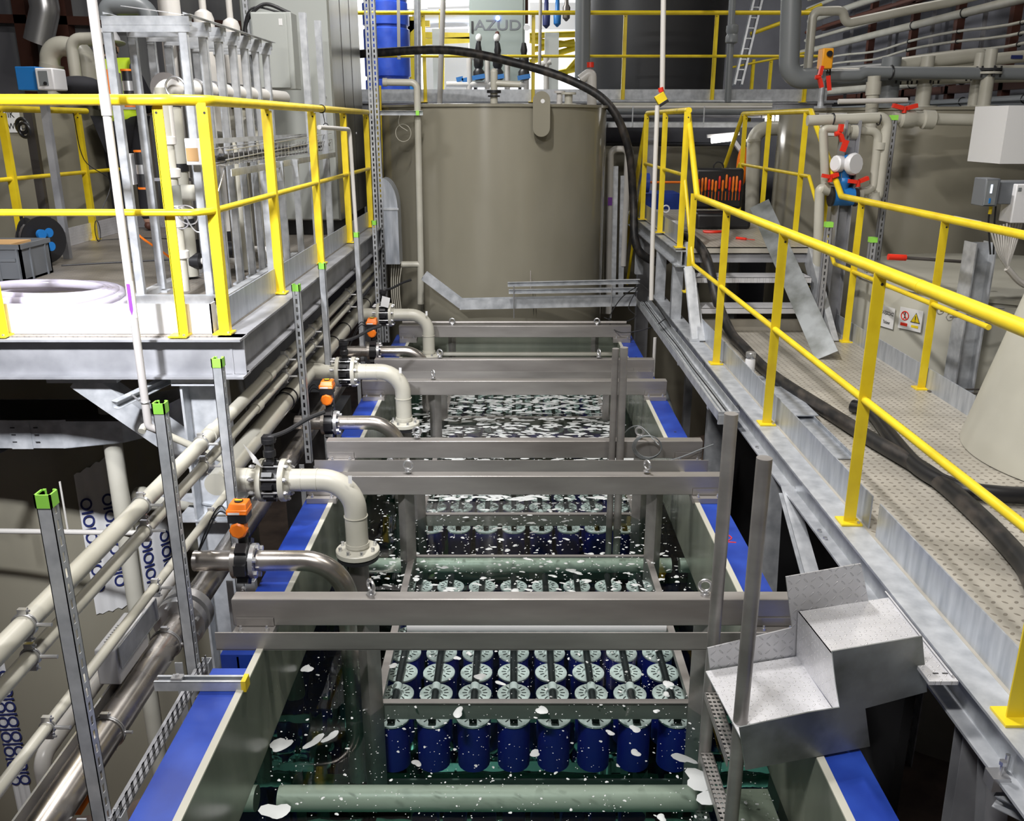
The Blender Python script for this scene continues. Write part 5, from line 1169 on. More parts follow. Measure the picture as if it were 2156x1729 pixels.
solo('hanging_cable_coil', MB().torus((-3.62, 6.9, -.02), (.3, 1, 0), .05, .014, 20, 8).torus((-3.6, 6.88, -.05), (.3, 1, .1), .05, .012, 20, 8), 'black', 'black cable coil hanging from the left top rail', 'cable')
o = thing('looping_pipe', 'beige pipe looping up over the tank behind the far left railing', 'pipe', (-4.3, 8.4, 0))
k = lambda u, v, y=8.6: tuple(at(u, v, y=y))
MB().tube([k(110, 200), k(103, 92), k(180, 105), k(190, 200)], .085, .13, 24, n=10).build('pipe', 'pvc', o)
MB().cyl(k(108, 150), k(109, 135), .1, seg=24).build('socket', 'pvc', o)
MB().tube([k(163, 190, 8.4), k(149, 82, 8.4), k(215, 80, 8.4)], .05, .09, 20, n=8).build('thin_pipe', 'pvc', o)
MB().bx(*sorted((k(128, 150)[0], k(145, 150)[0])), 8.45, 8.5, k(0, 158)[2], k(0, 148)[2]).build('valve_handle', 'orange', o)
o = thing('green_duct_pipe', 'dull green grey pipe crossing above the portal frames at the top left', 'pipe', (-3.4, 8.6, 1))
MB().tube([k(226, 44, 8.2), k(226, 12, 8.2), k(310, 12, 8.2), k(318, 60, 8.2)], .075, .12, 24, n=8).build('pipe', 'pvc_grey', o)
# left back wall: dark panels with primer-red steel grid
lw = thing('wall_cladding', 'grey wall panels with dark red steel grid at the upper left', 'cladding', (-6, 12, FL))
MB().bx(-8.5, -2.6, 12.2, 12.3, FL, 6.1).build('panel_wall', 'panel', lw)
for u in (45, 130, 360): p = at(u, 60, y=12.0); MB().bx(p.x-.08, p.x+.08, 12.0, 12.18, FL, 6.1).build('steel_post', 'rust', lw)
for v in (38, -60): p = at(100, v, y=12.0); MB().bar((-8.5, 12.05, p.z+.05), (-2.6, 12.05, p.z-.1), .1, .1).build('steel_rail', 'rust', lw)
solo('foil_duct', MB().tube([tuple(at(80, 90, y=11.2)), tuple(at(95, 20, y=11.2)), tuple(at(75, -80, y=11.2))], .16, .2, 20), 'zinc', 'crumpled foil wrapped duct in front of the left wall', 'duct')
solo('black_bag', MB().ball(at(165, 182, y=7.4), .13, (1.5, 1, .6)), 'cloth', 'dark cloth bundle lying on top of the tank left of the conduit', 'bag')
# floor clutter below platform on the right of it
for i, (x, y) in enumerate(((-2.3, 6.2), (-2.6, 8.0))):
    o = thing('white_bucket', ('nearer' if i == 0 else 'farther')+' pale bucket on the brown floor under the platform', 'bucket', (x, y, FL))
    MB().lathe((x, y, FL), [(.12, 0), (.15, .3), (.16, .3), (.155, .32)], seg=20).build('bucket_body', 'pvc_white', o)
# grey tubs and dark base blocks under platform
for i, (x, y, h) in enumerate(((-2.0, 8.6, 2.2), (-2.9, 7.4, 2.5))):
    solo('equipment_base', MB().bx(x-.3, x+.3, y-.3, y+.3, FL, FL+h).bx(x-.2, x+.2, y-.25, y+.25, FL+h, FL+h+.2), 'galv_web', ('right hand' if i == 0 else 'left hand')+' grey equipment block in the shade below the platform', 'equipment')
# ================================================================ big round tank in the centre
BT = tank('round_tank', 'big round beige tank standing at the end of the blue rimmed basin', .0-.26, 10.3, 1.27, -3.2, .15, 'pp')
p = at(1140, 222, y=9.05)
lug = MB(); cx_, cy_, rr_ = -.26, 10.3, 1.27
lp = at(1140, 240, y=9.03); zb, zt2 = at(1140, 288, y=9.03).z, at(1140, 192, y=9.03).z
ow = (at(1158, 240, y=9.03).x-at(1122, 240, y=9.03).x)/2; pts = []
for i in range(13): a = math.pi*i/12; pts.append(Vector((lp.x+ow*math.cos(a), 9.0, zt2-ow+ow*math.sin(a))))
for i in range(13): a = math.pi+math.pi*i/12; pts.append(Vector((lp.x+ow*math.cos(a), 9.0, zb+ow+ow*math.sin(a))))
sheet(lug, pts, (0, .045, 0)).build('lifting_lug', 'pp', BT)
MB().cyl((lp.x+.01, 8.998, zt2-.09), (lp.x+.01, 9.0, zt2-.09), .02, seg=12).build('lug_hole', 'paper', BT)
# outlet nozzles on the lid
def nozzle(u, v, y, r, h, lb, mat='pvc', fl=True):
    p = at(u, v, y=y); p.z = .175
    o = thing('lid_nozzle', lb, 'pipe', tuple(p), 'pipe stubs on the round tank lid')
    MB().cyl(p, p+Vector((0, 0, h)), r, seg=20).build('pipe', mat, o)
    if fl: MB().cyl(p+Vector((0, 0, h)), p+Vector((0, 0, h+.02)), r*1.9, seg=20).cyl(p, p+Vector((0, 0, .015)), r*2, seg=20).build('flange', mat, o)
    return o, p
nozzle(1197, 215, 9.6, .04, .1, 'short flanged stub on the tank lid right of the lug')
nozzle(1178, 215, 9.8, .03, .12, 'white stub with small red handle on the tank lid', 'pvc_white')
o = thing('vent_pipe', 'beige U shaped vent pipe with black flange rising from the round tank lid', 'pipe', (-.2, 9.4, .17))
k = lambda u, v, y=9.35: tuple(at(u, v, y=y))
MB().tube([k(1040, 222), k(1040, 155), k(1040, 172)], .035, 0, 20).build('pipe', 'pvc', o)
MB().cyl(k(1040, 222), k(1040, 152), .036, seg=20).ball(k(1040, 152), .037).tube([k(1040, 175), k(1095, 178)], .03, 0, 14).build('pipe', 'pvc', o)
MB().cyl(k(1040, 196), k(1040, 190), .07, seg=24).cyl(k(1040, 204), k(1040, 201), .06, seg=24).build('black_flange', 'black', o)
o = thing('level_pipe', 'thin beige pipe with elbow running down the left side of the round tank', 'pipe', (-1.1, 8.95, -1))
k = lambda u, v, y=8.95: tuple(at(u, v, y=y))
MB().tube([k(808, 173), k(878, 174), k(886, 560), k(886, 640)], .032, .06, 16).build('pipe', 'pvc', o)
MB().cyl(k(806, 173), k(815, 173), .038, seg=16).build('end_cap', 'pvc', o)
MB().tube([k(845, 557), k(885, 557), k(885, 640)], .032, .03, 16).build('branch_pipe', 'pvc', o)
MB().chan(k(800, 238, 8.9), k(890, 238, 8.9), .04, .041, .003).build('strut_bracket', 'galv', o)
MB().bx(k(876, 238, 8.9)[0], k(883, 238, 8.9)[0], 8.87, 8.93, k(0, 243, 8.9)[2], k(0, 233, 8.9)[2]).build('green_cap', 'green', o)
o = thing('duct_housing', 'galvanised trunking with a curved top beside the slotted uprights', 'duct', (-1.2, 8.9, -1))
a0, a1 = at(806, 375, y=8.85), at(843, 555, y=8.85)
n = 10; pts = [Vector((a0.x, 8.8, a1.z)), Vector((a1.x, 8.8, a1.z)), Vector((a1.x, 8.8, at(0, 440, y=8.8).z))]
zc_ = at(0, 440, y=8.8).z
for i in range(1, n+1): a = math.pi/2*i/n; pts.append(Vector((a0.x+(a1.x-a0.x)*math.cos(a), 8.8, zc_+(a0.z-zc_)*math.sin(a))))
sheet(MB(), pts, (0, .25, 0)).build('housing', 'galv_toe', o)
MB().bx(a0.x, a1.x+.01, 8.79, 8.8, zc_-.01, zc_+.01).build('seam', 'galv', o)
m = MB()
for i in range(5): m.spline([(a0.x+.04+.025*i, 8.95, a1.z), (a0.x+.03+.02*i, 8.9, a1.z-.25), (a0.x+.05+.02*i, 8.85, a1.z-.55)], .006, 6)
m.build('hanging_cable', 'pvc', o)
solo('yellow_upright', MB().bar(k(797, 180, 9.6), k(803, 420, 9.6), .05, .04), 'yellow', 'narrow yellow post glimpsed right of the tall slotted double upright', 'post')
m = MB().torus(tuple(at(849, 280, y=9.0)), (.3, 1, 0), .08, .004, 24, 6).spline([tuple(at(842, 240, y=9.0)), tuple(at(840, 262, y=9.0)), tuple(at(858, 276, y=9.0))], .004, 6)
solo('cable_loop', m, 'pvc', 'thin cable loop hanging before the left flank of the round tank', 'cable')
m = MB().spline([tuple(at(1117, 570, y=8.98)), tuple(at(1117, 612, y=8.9))], .004, 6).spline([tuple(at(1122, 590, y=8.98)), tuple(at(1122, 612, y=8.9))], .004, 6)
solo('tie_rod', m, 'dirt_steel', 'pair of thin rods standing behind the crosswise tray', 'rod')
# right of the tank: inverted U pipes and struts
o = thing('inverted_u_pipe', 'pale inverted U pipe between the round tank and yellow landing rails', 'pipe', (1.3, 10.2, -2))
k = lambda u, v, y=10.6: tuple(at(u, v, y=y))
MB().tube([k(1281, 660), k(1286, 314), k(1322, 314), k(1312, 560)], .036, .07, 16, n=8).build('pipe', 'pvc_white', o)
MB().tube([k(1272, 660, 10.8), k(1277, 330, 10.8)], .03, 0, 12).build('side_pipe', 'pvc', o)
MB().bx(k(1279, 425)[0], k(1288, 425)[0], 10.555, 10.56, k(0, 432)[2], k(0, 415)[2]).build('purple_label', 'purple', o)
solo('strut_post', MB().chan(k(1296, 350), k(1290, 640), .06, .04, .003, up=(0, 1, 0)).chan(k(1312, 370), k(1306, 640), .06, .04, .003, up=(0, 1, 0)), 'galv', 'pair of galvanised strut posts right of the inverted U pipe', 'strut')
# thin white pole in front of the landing with emergency button
o = thing('emergency_pole', 'thin white conduit pole with yellow emergency button box and red knob', 'pole', (1.3, 8.0, -1.5))
k = lambda u, v, y=7.95: tuple(at(u, v, y=y))
MB().tube([k(1398, -80), k(1394, 215)], .022, 0, 14).build('upper_conduit', 'pvc_white', o)
MB().tube([k(1384, 222, 7.6), k(1374, 500, 7.55), k(1371, 632, 7.5)], .019, 0, 14).build('lower_conduit', 'pvc_white', o)
c = at(1391, 207, y=7.9); R = Matrix.Rotation(math.radians(-32), 3, 'Y')
MB().cb(c, .085, .06, .075, R).build('button_box', 'yellow', o, bevel=.004)
MB().cb(c+R@Vector((0, 0, -.045)), .085, .062, .025, R).build('box_base', 'black', o, bevel=.003)
MB().cyl(c+R@Vector((.03, 0, .04)), c+R@Vector((.04, 0, .075)), .022, seg=16).build('red_button', 'red', o)
# ================================================================ rear upper platform
UP = .30
rp = thing('rear_platform', 'raised steel platform edge behind the round tank carrying equipment', 'platform', (1, 13, UP))
MB().bx(-4.0, 5.6, 13.05, 22.0, UP-.03, UP).build('deck', 'galv_toe', rp)
MB().bx(-4.0, 4.3, 13.0, 13.01, UP-.02, UP+.14).build('toe_board', 'galv', rp)
MB().ibeam((-4.0, 13.06, UP-.13), (4.4, 13.06, UP-.13), .14, .2, .014).build('edge_beam', 'galv_web', rp)
for x in (-2.2, 1.9, 4.2): MB().bx(x-.09, x+.09, 13.0, 13.18, FL, UP-.2).build('column', 'galv_web', rp)
hx = [at(u, 100, y=12.97).x for u in (-40+930, 1120, 1312, 1503, 1700)]
rr2 = railing('rear_railing', 'yellow railing along the rear upper platform in front of the black tank', [(x, 12.96, UP-.03, UP+1.1, 'x') for x in hx],
    [([(-2.3, 12.96, UP+1.1), (4.28, 12.96, UP+1.1)], 0)], [([(-2.3, 12.96, UP+.56), (4.28, 12.96, UP+.56)], 0)], r=.028, rm=.019)
railing('rear_railing', 'short yellow railing further back at right with sloping end, below pipes', [(at(u, 150, y=15.0).x, 15.0, UP-.3, .95, 'x') for u in (1583, 1620)],
    [([tuple(at(1580, 72, y=15.0)), tuple(at(1640, 50, y=15.0)), tuple(at(1730, 10, y=15.0))], .02)], [([tuple(at(1540, 142, y=15.0)), tuple(at(1700, 110, y=15.0))], 0)], r=.03)
# pipe bundle below the platform
for i, (v0, v1, y, r, mt) in enumerate(((221, 222, 12.5, .03, 'pvc'), (234, 235, 12.5, .045, 'pvc_grey'), (213, 214, 12.7, .02, 'galv'), (262, 262, 12.3, .035, 'pvc_grey'), (226, 226, 12.2, .02, 'pvc_white'))):
    a, b = at(1268, v0, y=y), at(1625, v1, y=y)
    solo('crosswise_pipe', MB().cyl(a, b, r, seg=14), mt, ('thin beige pipe below the rear platform, second from the top', 'thickest grey pipe of the bundle below rear platform', 'topmost slim steel tube right below the rear platform edge', 'lowest grey pipe of the bundle just above the ladder tray', 'slim white pipe in front of the bundle below rear platform')[i], 'pipe', 'pipes below the rear platform')
lt_ = thing('ladder_tray', 'ladder type cable tray hanging below the pipes behind the landing', 'cable tray', (2, 12.3, -.2))
m = MB(); za, zb = at(0, 258, y=12.4).z, at(0, 272, y=12.0).z
m.bx(1.2, 3.6, 12.4, 12.42, za-.06, za).bx(1.2, 3.6, 11.9, 11.92, za-.06, za); x = 1.25
while x < 3.6: m.bx(x, x+.03, 11.92, 12.4, za-.05, za-.03); x += .28
for x in (1.5, 2.4, 3.3): m.cyl((x, 11.88, za-.05), (x, 11.88, UP-.1), .008, seg=6)
m.build('tray_frame', 'galv', lt_)
for x in (1.45, 2.5): pass
for u, v0, v1, y in ((1526, 296, 290, 11.6), (1640, 254, 248, 12.6)):
    a = at(u-28, v0, y=y); b = at(u+22, v1, y=y)
    o = thing('tube_lamp', ('lower' if v0 > 280 else 'upper')+' lit fluorescent tube lamp under the rear platform', 'lamp', tuple(a))
    MB().cyl(a, b, .035, seg=14).build('lit_tube', 'tube_on', o)
    MB().bar(a+Vector((-.05, .03, .05)), b+Vector((.05, .03, .05)), .06, .04).build('lamp_housing', 'white', o)
# dark red-brown tank behind landing and low clutter
tank('rear_tank', 'brownish tank in the shade between the round tank and landing', 2.2, 15.2, 1.6, FL, -.35, 'pp')
solo('blue_pallet', MB().bx(at(1358, 420, y=11.8).x, at(1432, 420, y=11.8).x, 11.8, 12.4, at(0, 436, y=11.8).z-.1, at(0, 408, y=11.8).z), 'blue', 'blue crate seen between the yellow posts of the landing', 'crate')
solo('blue_motor', MB().cyl(at(1350, 385, y=11.6), at(1366, 385, y=11.6), .12, seg=20), 'blue', 'blue motor end right of the black hose behind yellow rails', 'motor')
solo('orange_tube', MB().cyl(at(1360, 384, y=11.7), at(1440, 384, y=11.7), .015, seg=8), 'orange', 'thin orange tube crossing behind the landing posts', 'pipe')
solo('pink_tool', MB().bx(at(1394, 440, y=9.4).x, at(1428, 440, y=9.4).x, 9.35, 9.42, ZL+.01, ZL+.06).torus(tuple(at(1402, 440, y=9.4)), (0, 1, 0), .035, .008, 16, 6), 'white', 'pale pinkish bracket lying on the landing behind the toe board', 'bracket')
o = thing('bent_pipe', 'dull beige elbow pipe rising right of the tool case', 'pipe', (2.7, 10.8, -2))
k = lambda u, v, y=11.4: tuple(at(u, v, y=y))
MB().tube([k(1582, 480), k(1588, 270), k(1650, 270)], .085, .16, 24, n=8).build('pipe', 'pvc', o)
MB().cyl(k(1587, 298), k(1587, 292), .092, seg=24).build('joint_ring', 'pvc', o)
solo('orange_bag', MB().ball(at(1563, 350, y=12.0), .1, (.8, .5, 2.6)), 'orange', 'bright orange object hanging between tool case and elbow pipe', 'bag')
solo('white_strut', MB().bar(at(1540, 290, y=12.2), at(1572, 335, y=12.2), .09, .05), 'white', 'white diagonal strut lit by the tube lamp', 'steel strut')
# ---- equipment on the rear platform
az = thing('control_cabinet', 'large grey green control cabinet with AZUD lettering on the rear platform', 'cabinet', (-.2, 14.4, UP))
a = at(990, 190, y=14.3); b = at(1106, -60, y=14.3)
MB().bx(a.x, b.x, 14.3, 14.8, UP+.25, b.z).build('cabinet_body', 'azud', az)
MB().bx(a.x+.03, b.x-.03, 14.285, 14.3, UP+.28, b.z).build('door', 'azud', az, bevel=.005)
MB().bx(a.x+.03, a.x+.06, 14.27, 14.285, at(0, 70, y=14.3).z, at(0, 45, y=14.3).z).build('door_handle', 'black', az)
text_mesh('AZUD', .2, at(1048, 54, y=14.28), EUL(math.pi/2, 0, 0), 'crate', az, stretch=1.25)
MB().ball(at(1048, 38, y=14.28), .035).build('blue_indicator', 'led', az)
MB().ball(at(1047, 70, y=14.27), .03).build('red_button', 'rust', az)
for x in (a.x+.05, b.x-.1): MB().bx(x, x+.05, 14.35, 14.75, UP, UP+.25).build('foot', 'black', az)
bl = thing('blue_tank', 'tall blue ribbed plastic tank behind the slotted uprights', 'tank', (-2.0, 14, UP))
c = at(815, 100, y=14.2); zs = [UP]
pr_ = []
z = UP
for i in range(6): pr_ += [(.315, z), (.34, z+.012), (.34, z+.30), (.315, z+.315)]; z += .35
MB().lathe((c.x, 14.2, 0), pr_, seg=32).build('tank_body', 'blue', bl)
MB().ball((c.x+.3, 14.2, UP+.2), .1, (1, 1, 1.2)).build('valve', 'blueinst', bl)
bk = thing('black_tank', 'huge black cylindrical tank behind the rear yellow railing', 'tank', (2.4, 15.8, UP))
MB().cyl((2.28, 15.6, UP), (2.28, 15.6, 4.4), 1.13, seg=64).build('shell', 'black_pp', bk)
solo('grey_column', MB().bx(at(1148, 0, y=14).x, at(1178, 0, y=14).x, 14.0, 14.1, UP, at(0, 68, y=14).z), 'cabinet', 'narrow light grey panel standing beside the cabinet with yellow pipes', 'panel')
solo('grey_panel', MB().bx(at(908, 0, y=14).x, at(926, 0, y=14).x, 14.0, 14.1, UP, at(0, 60, y=14).z), 'cabinet', 'narrow pale panel left of the AZUD cabinet', 'panel')
solo('white_box', MB().bx(at(857, 0, y=13.4).x, at(899, 0, y=13.4).x, 13.4, 13.5, at(0, 19, y=13.4).z, at(0, -60, y=13.4).z), 'pvc_white', 'white box at the top edge between blue tank and cabinet', 'box')
solo('downpipe', MB().tube([tuple(at(1228, -60, y=12.6)), tuple(at(1226, 165, y=12.6))], .1, 0, 24), 'pvc_grey', 'thick grey downpipe left of the black tank', 'pipe')
o = thing('capped_pipe', 'grey elbow pipe with a red cap rising from the round tank lid', 'pipe', (1.0, 11, .2))
k = lambda u, v, y=10.8: tuple(at(u, v, y=y))
MB().tube([k(1222, 168), k(1246, 150), k(1246, 222)], .055, .03, 20).build('pipe', 'pvc_white', o)
MB().cyl(k(1243, 142), k(1243, 131), .04, seg=16).build('red_cap', 'red', o)
for u0, v0, u1, v1, y, r, mt, lb in ((935, -60, 925, 235, 12.8, .035, 'pvc_white', 'white upright pole in front of the rear railing, left of the cabinet'),
      (878, -60, 880, 190, 12.8, .045, 'galv', 'grey upright tube beside the white box'), (838, -60, 840, 125, 12.8, .022, 'pvc_white', 'thin white tube before the blue tank'),
      (1139, -60, 1136, 140, 12.8, .022, 'pvc_white', 'thin white tube with clamps right of the cabinet'),
      (1545, -60, 1532, 215, 12.7, .045, 'pvc_grey', 'grey valve pipe right of the black tank')):
    solo('upright_tube', MB().cyl(at(u0, v0, y=y), at(u1, v1, y=y), r, seg=14), mt, lb, 'pipe')
solo('pipe_valve', MB().lathe(at(1541, 72, y=12.7), [(.05, -.12), (.08, -.1), (.08, -.03), (.065, 0), (.08, .03), (.08, .1), (.05, .12)]), 'pvc_grey', 'grey union valve on the pipe right of the black tank', 'valve')
# filter manifold in white and black
mf = thing('valve_manifold', 'white pipe manifold with black and blue valves in front of the AZUD cabinet', 'manifold', (-.3, 13.6, UP))
k = lambda u, v, y=13.5: tuple(at(u, v, y=y))
m = MB()
for u in (988, 1026, 1068, 1108, 1150): m.tube([k(u, 195), k(u, 118)], .04, 0, 14)
m.tube([k(985, 120), k(1030, 122)], .04, 0, 14).tube([k(1066, 120), k(1120, 145), k(1160, 130)], .04, .05, 14).tube([k(940, 178), k(1110, 178)], .04, 0, 14).tube([k(1060, 196), k(1175, 198)], .035, 0, 14)
m.build('white_pipes', 'pvc_white', mf)
for u in (1008, 1048, 1103):
    p0 = Vector(k(u, 170)); MB().lathe(p0, [(.05, 0), (.08, .02), (.08, .12), (.05, .16), (.07, .2), (.07, .3), (.04, .34), (.05, .4), (.03, .5)], seg=16).build('valve', 'black', mf)
    MB().bar(p0+Vector((-.09, -.09, .03)), p0+Vector((.09, -.09, .06)), .03, .06).build('blue_handle', 'blueinst', mf)
for u in (1008, 1046):
    MB().ball(k(u, 80), .045, (1, 1, 1.3)).build('clear_bulb', 'paper', mf); MB().cyl(k(u, 98), k(u, 86), .03, seg=12).build('fitting', 'black', mf)
for i, (u, v) in enumerate(((968, 168), (980, 170))): MB().bar(k(u-7, v), k(u+7, v-3), .05, .06).build('blue_handle', 'blueinst', mf)
hg = thing('hanging_fittings', 'dark fittings and one blue cup hanging at the top, right of the cabinet', 'fitting', (.6, 13.6, 1.4))
for u, mt, v0, v1 in ((1150, 'navy', 60, 5), (1173, 'blueinst', 57, 28), (1192, 'dirt_steel', 45, 3)):
    MB().lathe(k(u, v0), [(.01, 0), (.05, .04), (.055, .18), (.03, .22), (.03, .4), (.045, .45), (.02, .6)], seg=14).build('fitting_body', mt, hg)
# yellow frames behind
yf = thing('yellow_steelwork', 'yellow steel frame and pipes glowing behind the rear equipment left of the cabinet', 'frame', (-1, 16, UP))
k = lambda u, v, y=16.0: tuple(at(u, v, y=y))
m = MB()
for a, b in (((858, 35), (860, 175)), ((868, 35), (870, 175)), ((850, 75), (890, 35)), ((855, 50), (905, 50)), ((890, 74), (990, 76)), ((890, 88), (990, 84)), ((930, 20), (930, 200))): m.bar(k(*a), k(*b), .09, .09)
m.build('frame_bars', 'yellow', yf)
yf = thing('yellow_pipework', 'bundle of yellow pipes between the AZUD cabinet and grey downpipe', 'pipe', (1, 16, UP))
m = MB()
for a, b in (((1115, 75), (1215, 72)), ((1115, 85), (1215, 95)), ((1120, 105), (1210, 88)), ((1180, 165), (1215, 125)), ((1115, 130), (1215, 100)), ((1145, 160), (1215, 145))): m.cyl(k(*a), k(*b), .05, seg=10)
m.build('pipe_run', 'yellow', yf)
solo('silver_duct', MB().cyl(k(870, 30, 18), k(1000, 25, 18), .25, seg=24), 'zinc', 'bright silver duct behind the rear platform at the top', 'duct')
solo('white_cabinet', MB().bx(at(985, 0, y=18).x-.8, at(985, 0, y=18).x, 18, 18.6, UP, at(0, 60, y=18).z), 'white', 'bright white machine cabinet far behind the yellow frame', 'cabinet')
solo('white_cabinet', MB().bx(at(1115, 0, y=18).x, at(1215, 0, y=18).x, 18, 18.6, at(0, 62, y=18).z, at(0, 5, y=18).z), 'white', 'bright white hood far behind the hanging fittings', 'cabinet')
solo('pressure_gauge', MB().cyl(k(1109, 58, 13.9), k(1109, 58, 13.85), .045, seg=20), 'paper', 'small round pressure gauge at the right edge of the AZUD cabinet', 'gauge')
solo('red_edge_post', MB().bar(k(1108, -40, 14.6), k(1108, 50, 14.6), .06, .06), 'rust', 'dark red post right behind the AZUD cabinet', 'steel post')
# white panel wall behind
solo('rear_partition', MB().bx(-5.5, 1.6, 20.5, 20.7, UP+.001, 6.1), 'white', 'bright white partition wall far behind the rear platform', 'partition')
# leaning ladder
al = thing('aluminium_ladder', 'aluminium ladder leaning between the black tank and pipe rack', 'ladder', (3.9, 14, UP))
k = lambda u, v, y=14.2: Vector(at(u, v, y=y))
A, B = k(1545, 180), k(1600, -60, 14.8); C, D = k(1560, 180), k(1618, -60, 14.8)
MB().bar(A, B, .03, .09, up=(0, 1, 0)).bar(C, D, .03, .09, up=(0, 1, 0)).build('ladder_rail', 'galv', al)
for i in range(11): t_ = (i+.5)/11; MB().cyl(A.lerp(B, t_), C.lerp(D, t_), .015, seg=8).build('rung', 'galv', al)
# ================================================================ right side tanks
rt = tank('storage_tank', 'tall beige tank with white Polish sludge sign at the right, behind the landing', 4.55, 10.4, 1.56, FL, .12)
ang = math.radians(218); sign_on(rt, sc(math.radians(213), 1.567, 4.55, 10.4, at(0, 262, y=9.5).z), (math.cos(math.radians(213)), math.sin(math.radians(213)), 0), .34, .22, [('ZBIORNIK OSADOWYCH', .05, .05), ('ALKICZNYCH', -.05, .05)])
rt = tank('thickener_tank', 'lower beige thickener tank with warning signs behind the right railing', 4.05, 7.1, 1.25, FL, -1.18, 'pp_light')
# sign positions on the shell
c = on_cyl(1868, 668, 4.05, 7.1, 1.26); n_ = Vector((c.x-4.05, c.y-7.1, 0))
sign_on(rt, c, n_, .15, .16, [('ZAGĘSZCZACZ', .03, .036), ('Thickener', -.04, .036)], stretch=.52)
c = on_cyl(1917, 673, 4.05, 7.1, 1.262); n_ = Vector((c.x-4.05, c.y-7.1, 0)).normalized(); s_ = Vector((0, 0, 1)).cross(n_)
R = sign_on(rt, c, n_, .2, .16, [], name='warning_sign'); pl = rt.children[-1]
MB().torus(c+s_*-.05+Vector((0, 0, .02))+n_*.003, n_, .032, .004, 24, 6).bar(c+s_*-.072+Vector((0, 0, .043))+n_*.004, c+s_*-.028+Vector((0, 0, -.003))+n_*.004, .006, .002, up=n_).build('prohibition_symbol', 'red', pl)
q = c+s_*-.05+Vector((0, 0, .02))+n_*.004
MB().ball(q+Vector((0, 0, .02)), .005, seg=8, n=6).bar(q+Vector((0, 0, .014)), q+Vector((0, 0, -.006)), .007, .002, up=n_).bar(q+Vector((0, 0, -.006)), q+s_*.009+Vector((0, 0, -.024)), .004, .002, up=n_).bar(q+Vector((0, 0, -.006)), q-s_*.009+Vector((0, 0, -.024)), .004, .002, up=n_).build('walking_figure', 'ink', pl)
q = c+s_*.045+n_*.003
def tri(h, off, z0=0): return [q+s_*(-h)+Vector((0, 0, -h*.75+z0))+n_*off, q+s_*h+Vector((0, 0, -h*.75+z0))+n_*off, q+Vector((0, 0, h*1.05+z0))+n_*off]
sheet(MB(), tri(.042, 0, .015), n_*.001).build('triangle_border', 'ink', pl)
sheet(MB(), tri(.035, .0012, .015), n_*.001).build('warning_triangle', 'yellow', pl)
MB().bar(q+n_*.003+Vector((0, 0, .034)), q+n_*.003+Vector((0, 0, .006)), .006, .002, up=n_).bar(q+n_*.003, q+n_*.003-Vector((0, 0, .006)), .006, .002, up=n_).build('exclamation_mark', 'ink', pl)
MB().bar(c+s_*-.08+Vector((0, 0, -.045))+n_*.003, c+s_*-.02+Vector((0, 0, -.045))+n_*.003, .002, .022).build('red_caption', 'red', pl)
MB().bar(c+s_*.015+Vector((0, 0, -.045))+n_*.003, c+s_*.075+Vector((0, 0, -.045))+n_*.003, .002, .018).build('yellow_caption', 'yellow', pl)
tank('low_tank', 'dark round tank standing below the walkway at the lower right', 3.0, 2.4, 1.1, FL, -2.3, 'pp')
# conical hopper
hp = thing('conical_hopper', 'large smooth beige cone shaped hopper at the right edge on the walkway', 'hopper', (3.2, 4.3, ZD))
MB().lathe((3.15, 4.35, ZD+.005), [(.75, 0), (.75, .01), (.53, .93), (.52, .95)], seg=72).build('cone', 'pp_light', hp)
# white wall block at upper right edge
solo('white_block', MB().bx(at(2112, 300, y=6.9).x, 5.2, 6.9, 7.4, at(0, 345, y=6.9).z, at(0, 222, y=6.9).z), 'paper', 'rough white block at the right edge above the controller', 'block')
# steel column with cables on the right
sc_ = thing('steel_column', 'galvanised column with white cables fanning out at the far right', 'column', (3.2, 5.9, FL))
p = at(2072, 510, y=6.0)
MB().ibeam((p.x-.02, 6.0, FL), (p.x-.02, 6.0, p.z), .17, .14, .01, up=(1, 0, 0)).build('column_shaft', 'galv', sc_)
for i, (x, y, z0, z1, lb) in enumerate(((at(1765, 500, y=7.6).x, 7.6, FL, .02, 'grey steel column left of the twin beige pipes'), )):
    solo('pipe_support', MB().ibeam((x, y, z0), (x, y, z1), .16, .12, .01, up=(1, 0, 0)), 'galv_web', lb, 'steel support')
for u, v0, lb in ((1745, 470, 'green capped slotted strut left of the grey steel column'), (1838, 502, 'green capped slotted strut behind the right railing post'), (1882, 245, 'tallest green capped slotted strut beside the big tank')):
    y = 7.2 if v0 > 300 else 7.9; p = at(u, v0, y=y)
    o = thing('strut_upright', lb, 'strut', (p.x, y, -2), 'green capped struts on the right')
    slotted(MB(), p.x, y, -2.6, p.z, .05, 'y').build('strut_channel', 'galv_web', o, smooth=False)
    MB().bx(p.x-.028, p.x+.028, y-.03, y+.03, p.z-.03, p.z+.01).build('end_cap', 'green', o)
m = MB()
p = Vector((at(2120, 565, y=5.6)))
for i in range(11):
    t_ = at(2085+7*i, 480-2*i, y=5.55+.02*i); m.spline([t_, t_.lerp(p, .5)+Vector((0, 0, -.03)), p], .006, 6, 5)
m.spline([p, p+Vector((.12, 0, -.1)), p+Vector((.3, 0, -.15))], .02, 8)
solo('cable_fan', m, 'pvc_white', 'bundle of white cables gathering below the white box at right', 'cable')
wbx = thing('junction_box', 'white junction box at the right edge above the cable bundle', 'box', (3.3, 5.6, -.7))
a, b = at(2128, 470, y=5.6), at(2170, 388, y=5.6)
MB().bx(a.x, b.x+.2, 5.6, 5.75, a.z, b.z).build('box_body', 'white', wbx, bevel=.005)
MB().bx(a.x+.01, a.x+.03, 5.595, 5.6, b.z-.04, b.z-.02).build('box_label', 'pvc_grey', wbx)
ctl = thing('process_controller', 'dark grey controller with lit display mounted above the right railing', 'instrument', (3.1, 5.6, -.4))
